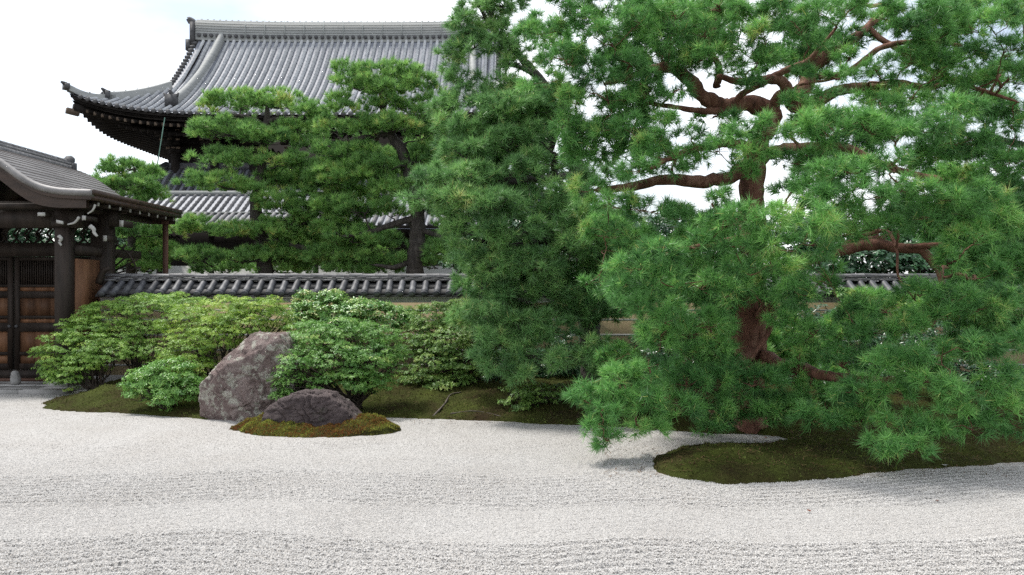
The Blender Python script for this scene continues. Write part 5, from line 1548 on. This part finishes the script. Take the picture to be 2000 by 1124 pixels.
shrub("rounded_shrub", "fresh green domed shrub behind the low purple rock", [(610, 660, 48, 28, 14.2), (680, 655, 55, 28, 14.3), (740, 665, 42, 28, 14.4), (590, 705, 45, 30, 14.0), (650, 705, 50, 30, 13.9), (720, 700, 48, 30, 14.0), (765, 700, 28, 24, 14.4), (568, 712, 26, 22, 13.3), (560, 745, 26, 20, 13.3), (555, 772, 22, 14, 13.3), (570, 755, 34, 28, 13.9), (625, 745, 42, 20, 13.8), (690, 745, 42, 24, 13.9), (735, 750, 32, 24, 14.1)],
      (P(690, 800, 14.1)[0], 14.2, .15), "leaf_bright", .039, .015, 5, 410, .45, "shrubs along the wall")
shrub("glossy_shrub", "olive green shrub with dark twisted stems beside the tall pine", [(850, 625, 45, 30, 16.3), (905, 620, 42, 28, 16.3), (830, 665, 36, 26, 16.0), (880, 670, 48, 30, 15.8), (930, 660, 36, 28, 16), (850, 710, 42, 26, 15.6), (905, 705, 40, 26, 15.6), (840, 745, 28, 18, 15.5), (890, 740, 34, 16, 15.5), (800, 690, 24, 22, 16), (805, 735, 28, 20, 15.6), (930, 715, 32, 24, 15.7), (955, 690, 28, 24, 15.9), (870, 755, 30, 14, 15.3)],
      (P(915, 778, 15.6)[0], 15.7, .25), "leaf_dull", .038, .020, 5, 440, .5, "shrubs along the wall", stems=3)
shrub("low_shrub", "small olive bush at the gravel edge under the tall pine", [(1010, 780, 34, 22, 14.0), (1050, 775, 28, 22, 14.1), (1030, 800, 30, 16, 13.9), (1090, 775, 24, 18, 14.2)],
      (P(1040, 815, 14)[0], 14.05, .1), "leaf_dull", .045, .022, 6, 220, .5, "shrubs along the wall", stems=2)
dk = dict(ln=.095, wd=.048, n=5, dens=70, tone=.35, stems=2, sub=.2, under=.8, group="dark shrubs in front of the wall")
shrub("evergreen_shrub", "dark evergreen shrub behind the stem of the tall pine", [(1000, 720, 60, 40, 16.8), (1080, 700, 70, 50, 17), (1150, 720, 60, 45, 17), (960, 760, 40, 26, 16.2), (1220, 740, 60, 50, 16.8)], (P(1090, 790, 16.6)[0], 16.7, .3), "leaf_dark", **dk)
shrub("evergreen_shrub", "dark evergreen shrub directly behind the red pine trunk", [(1300, 690, 70, 60, 16.8), (1400, 720, 70, 60, 16.6), (1330, 770, 70, 40, 16), (1520, 680, 60, 60, 16.6), (1480, 770, 60, 40, 16), (1420, 640, 50, 40, 17.2)], (P(1410, 800, 16.2)[0], 16.3, .3), "leaf_dark", **dk)
shrub("evergreen_shrub", "dark evergreen shrub with a few yellow leaves right of the red trunk", [(1600, 660, 60, 50, 16.6), (1670, 700, 60, 50, 16.4), (1580, 740, 60, 50, 16.2), (1650, 770, 60, 40, 15.8), (1740, 690, 50, 50, 16.6)], (P(1630, 800, 16)[0], 16.1, .3), "leaf_dark", **dk)
shrub("evergreen_shrub", "dark evergreen shrub low at the right edge", [(1800, 720, 60, 50, 16), (1870, 760, 60, 45, 15.6), (1760, 770, 50, 40, 15.6), (1950, 760, 60, 45, 15.4), (1840, 660, 50, 30, 16.6)], (P(1850, 800, 15.7)[0], 15.8, .3), "leaf_dark", **dk)
shrub("leafy_shrub", "sprig of bright green leaves under the right wall coping", [(1660, 575, 26, 9, 17.9), (1690, 580, 20, 8, 17.9)], (P(1675, 760, 17.9)[0], 17.95, .3), "leaf_bright", .09, .04, 5, 110, .5, stems=1)

# ------------------------------------------------------------------ evergreen trees beyond the wall
def back_tree(label, lumps, base_px, Y, matk="leaf_dark"):
    root = shrub("evergreen_tree", label, lumps, (P(base_px, 560, Y)[0], Y, 0), matk, 
                 .16, .085, 5, 34, .4, "evergreen trees beyond the wall", 1, .34, .8, "tree", .15, .12, "crown")
    g = G(); x = P(base_px, 560, Y)[0]
    top = P(base_px, max(l[1] for l in lumps) - 20, Y)[2]
    g.tube(catmull([(x, Y, -.1), (x + .1, Y, top * .5), (x, Y, top)], 5), np.linspace(.2, .1, 11), 8, True, .05)
    g.build("trunk", M["bark_dark"], root, True)
back_tree("dark evergreen tree beyond the wall left of the red trunk", [(1230, 480, 70, 45, 24), (1310, 465, 70, 40, 24.5), (1370, 500, 60, 50, 24), (1270, 540, 70, 40, 24)], 1300, 24)
back_tree("dark evergreen tree beyond the wall right of the red trunk", [(1540, 480, 60, 50, 23.5), (1620, 470, 70, 45, 24), (1590, 530, 70, 40, 23), (1680, 510, 70, 40, 23)], 1610, 23.5)
back_tree("dark evergreen tree beyond the wall under the arched branch", [(1760, 480, 70, 45, 23.5), (1830, 470, 70, 50, 24), (1800, 530, 70, 35, 23), (1880, 520, 60, 45, 23.5)], 1800, 23.5)
back_tree("dark evergreen tree beyond the wall at the right edge", [(1960, 440, 80, 60, 25), (2050, 400, 90, 80, 26), (1990, 520, 70, 50, 24), (1920, 380, 60, 40, 26)], 2000, 25)
back_tree("evergreen tree beyond the wall behind the tall pine", [(1010, 480, 80, 50, 26), (1090, 460, 70, 50, 26), (940, 510, 70, 40, 25.5), (1050, 540, 80, 40, 25)], 1040, 26)

back_tree("dark evergreen tree beyond the gate doors", [(-40, 470, 110, 60, 26), (70, 480, 90, 60, 27), (160, 500, 70, 50, 26), (30, 540, 110, 50, 26), (200, 480, 60, 50, 27)], 60, 26)
# ------------------------------------------------------------------ roots and fallen leaves
def root_piece(label, pts, r):
    g = G()
    c = []
    for px, py, dz in pts:
        x, y = gp(px, py); z = float(bank_h(np.array([x]), np.array([y]), sdist(bank, np.array([x]), np.array([y])))[0])
        c.append((x, y, z + dz))
    c = catmull(c, 5)
    g.tube(c, np.linspace(r, r * .45, len(c)), 7, True, .08)
    tag(g.build("tree_root", M["bark_grey"], smooth=True), label, "root", "roots lying on the moss")
root_piece("forked grey root on the moss below the olive shrub", [(846, 817, -.005), (868, 808, .01), (880, 799, .02), (900, 796, .01)], .018)
root_piece("grey root on the moss at the back of the gravel inlet, left end", [(1425, 842, .0), (1455, 834, .02), (1490, 832, .0)], .04)
root_piece("grey root on the moss right of the gravel inlet, running toward the camera", [(1510, 822, .02), (1525, 834, .03), (1545, 843, .01)], .06)
root_piece("thin root across the moss bank near the small olive bush", [(880, 816, .01), (930, 815, .02), (985, 822, .0)], .012)

lf_v = np.array([(0, -.02, 0), (.014, 0, .004), (.004, .012, .002), (0, .026, .005), (-.005, .011, .002), (-.015, .0, .005)])
def litter(px, py, label, s=1.0, matk="leaf_dead"):
    x, y = gp(px, py)
    a = random.uniform(0, 6.28)
    Rm = np.array([[math.cos(a), -math.sin(a), 0], [math.sin(a), math.cos(a), 0], [0, 0, 1]])
    z = 0.022
    dmax = float(sdist(bank, np.array([x]), np.array([y]))[0])
    if dmax > 0: z = float(bank_h(np.array([x]), np.array([y]), np.array([dmax]))[0]) + .02
    V = (lf_v * s * 1.2) @ Rm.T + np.array([x, y, z])
    V2 = np.vstack([V, V - np.array([0, 0, .002])])
    T = [(0, 1, 2), (0, 2, 3), (0, 3, 4), (0, 4, 5)]; T += [tuple(6 + q for q in t[::-1]) for t in T]
    tag(mk("fallen_leaf", V2, M[matk], None, tris=T), label, "leaf", "leaves fallen on the gravel")
def needle_litter(n, x0, x1, y0, y1, name, parent):
    q = np.stack([rng.uniform(x0, x1, n), rng.uniform(y0, y1, n)], -1)
    Y = H * F / (q[:, 1] - 562.0); X = (q[:, 0] - 1000) * Y / F
    d = sdist(bank, X, Y)
    Z = np.where(d > 0, bank_h(X, Y, d) + .012, .024)
    a = rng.uniform(0, 6.28, n); L_ = rng.uniform(.03, .06, n)
    dv = np.stack([np.cos(a) * L_, np.sin(a) * L_, rng.uniform(-.004, .008, n)], -1); sv = np.stack([-np.sin(a), np.cos(a), 0 * a], -1) * .0035
    b_ = np.stack([X, Y, Z], -1)
    V = np.stack([b_ - dv - sv, b_ - dv + sv, b_ + dv + sv, b_ + dv - sv], 1).reshape(-1, 3)
    o = mk(name, V, M["litter"], parent, quads=np.arange(4 * n).reshape(-1, 4))
    o["kind"] = "stuff"
M["litter"] = surf("dry_pine_needle", [(0.3, (0.12, 0.065, 0.03)), (0.7, (0.25, 0.15, 0.07))], 20, rough=0.8, bump=0)
needle_litter(1300, 1180, 2000, 826, 935, "needle_litter", bank_o)
needle_litter(500, 640, 1180, 770, 830, "needle_litter", bank_o)
litter(1580, 1002, "small red fallen leaf alone on the open gravel before the moss island", 1.3)
litter(1845, 914, "pale fallen leaf on the front edge of the moss island", 2.2, "whitepaint")
litter(1402, 853, "tiny dark fallen leaf, leftmost in the gravel inlet behind the island", 1.3)
litter(1450, 863, "tiny dark fallen leaf in the inlet, nearest the island's back edge", 1.3)
litter(1495, 858, "tiny dark fallen leaf at the right tip of the gravel inlet", 1.3)
litter(1970, 952, "tiny fallen leaf on the shaded gravel closest to the right edge", 1.0)
litter(1830, 982, "tiny fallen leaf on the shaded gravel below the pale one", 1.0)
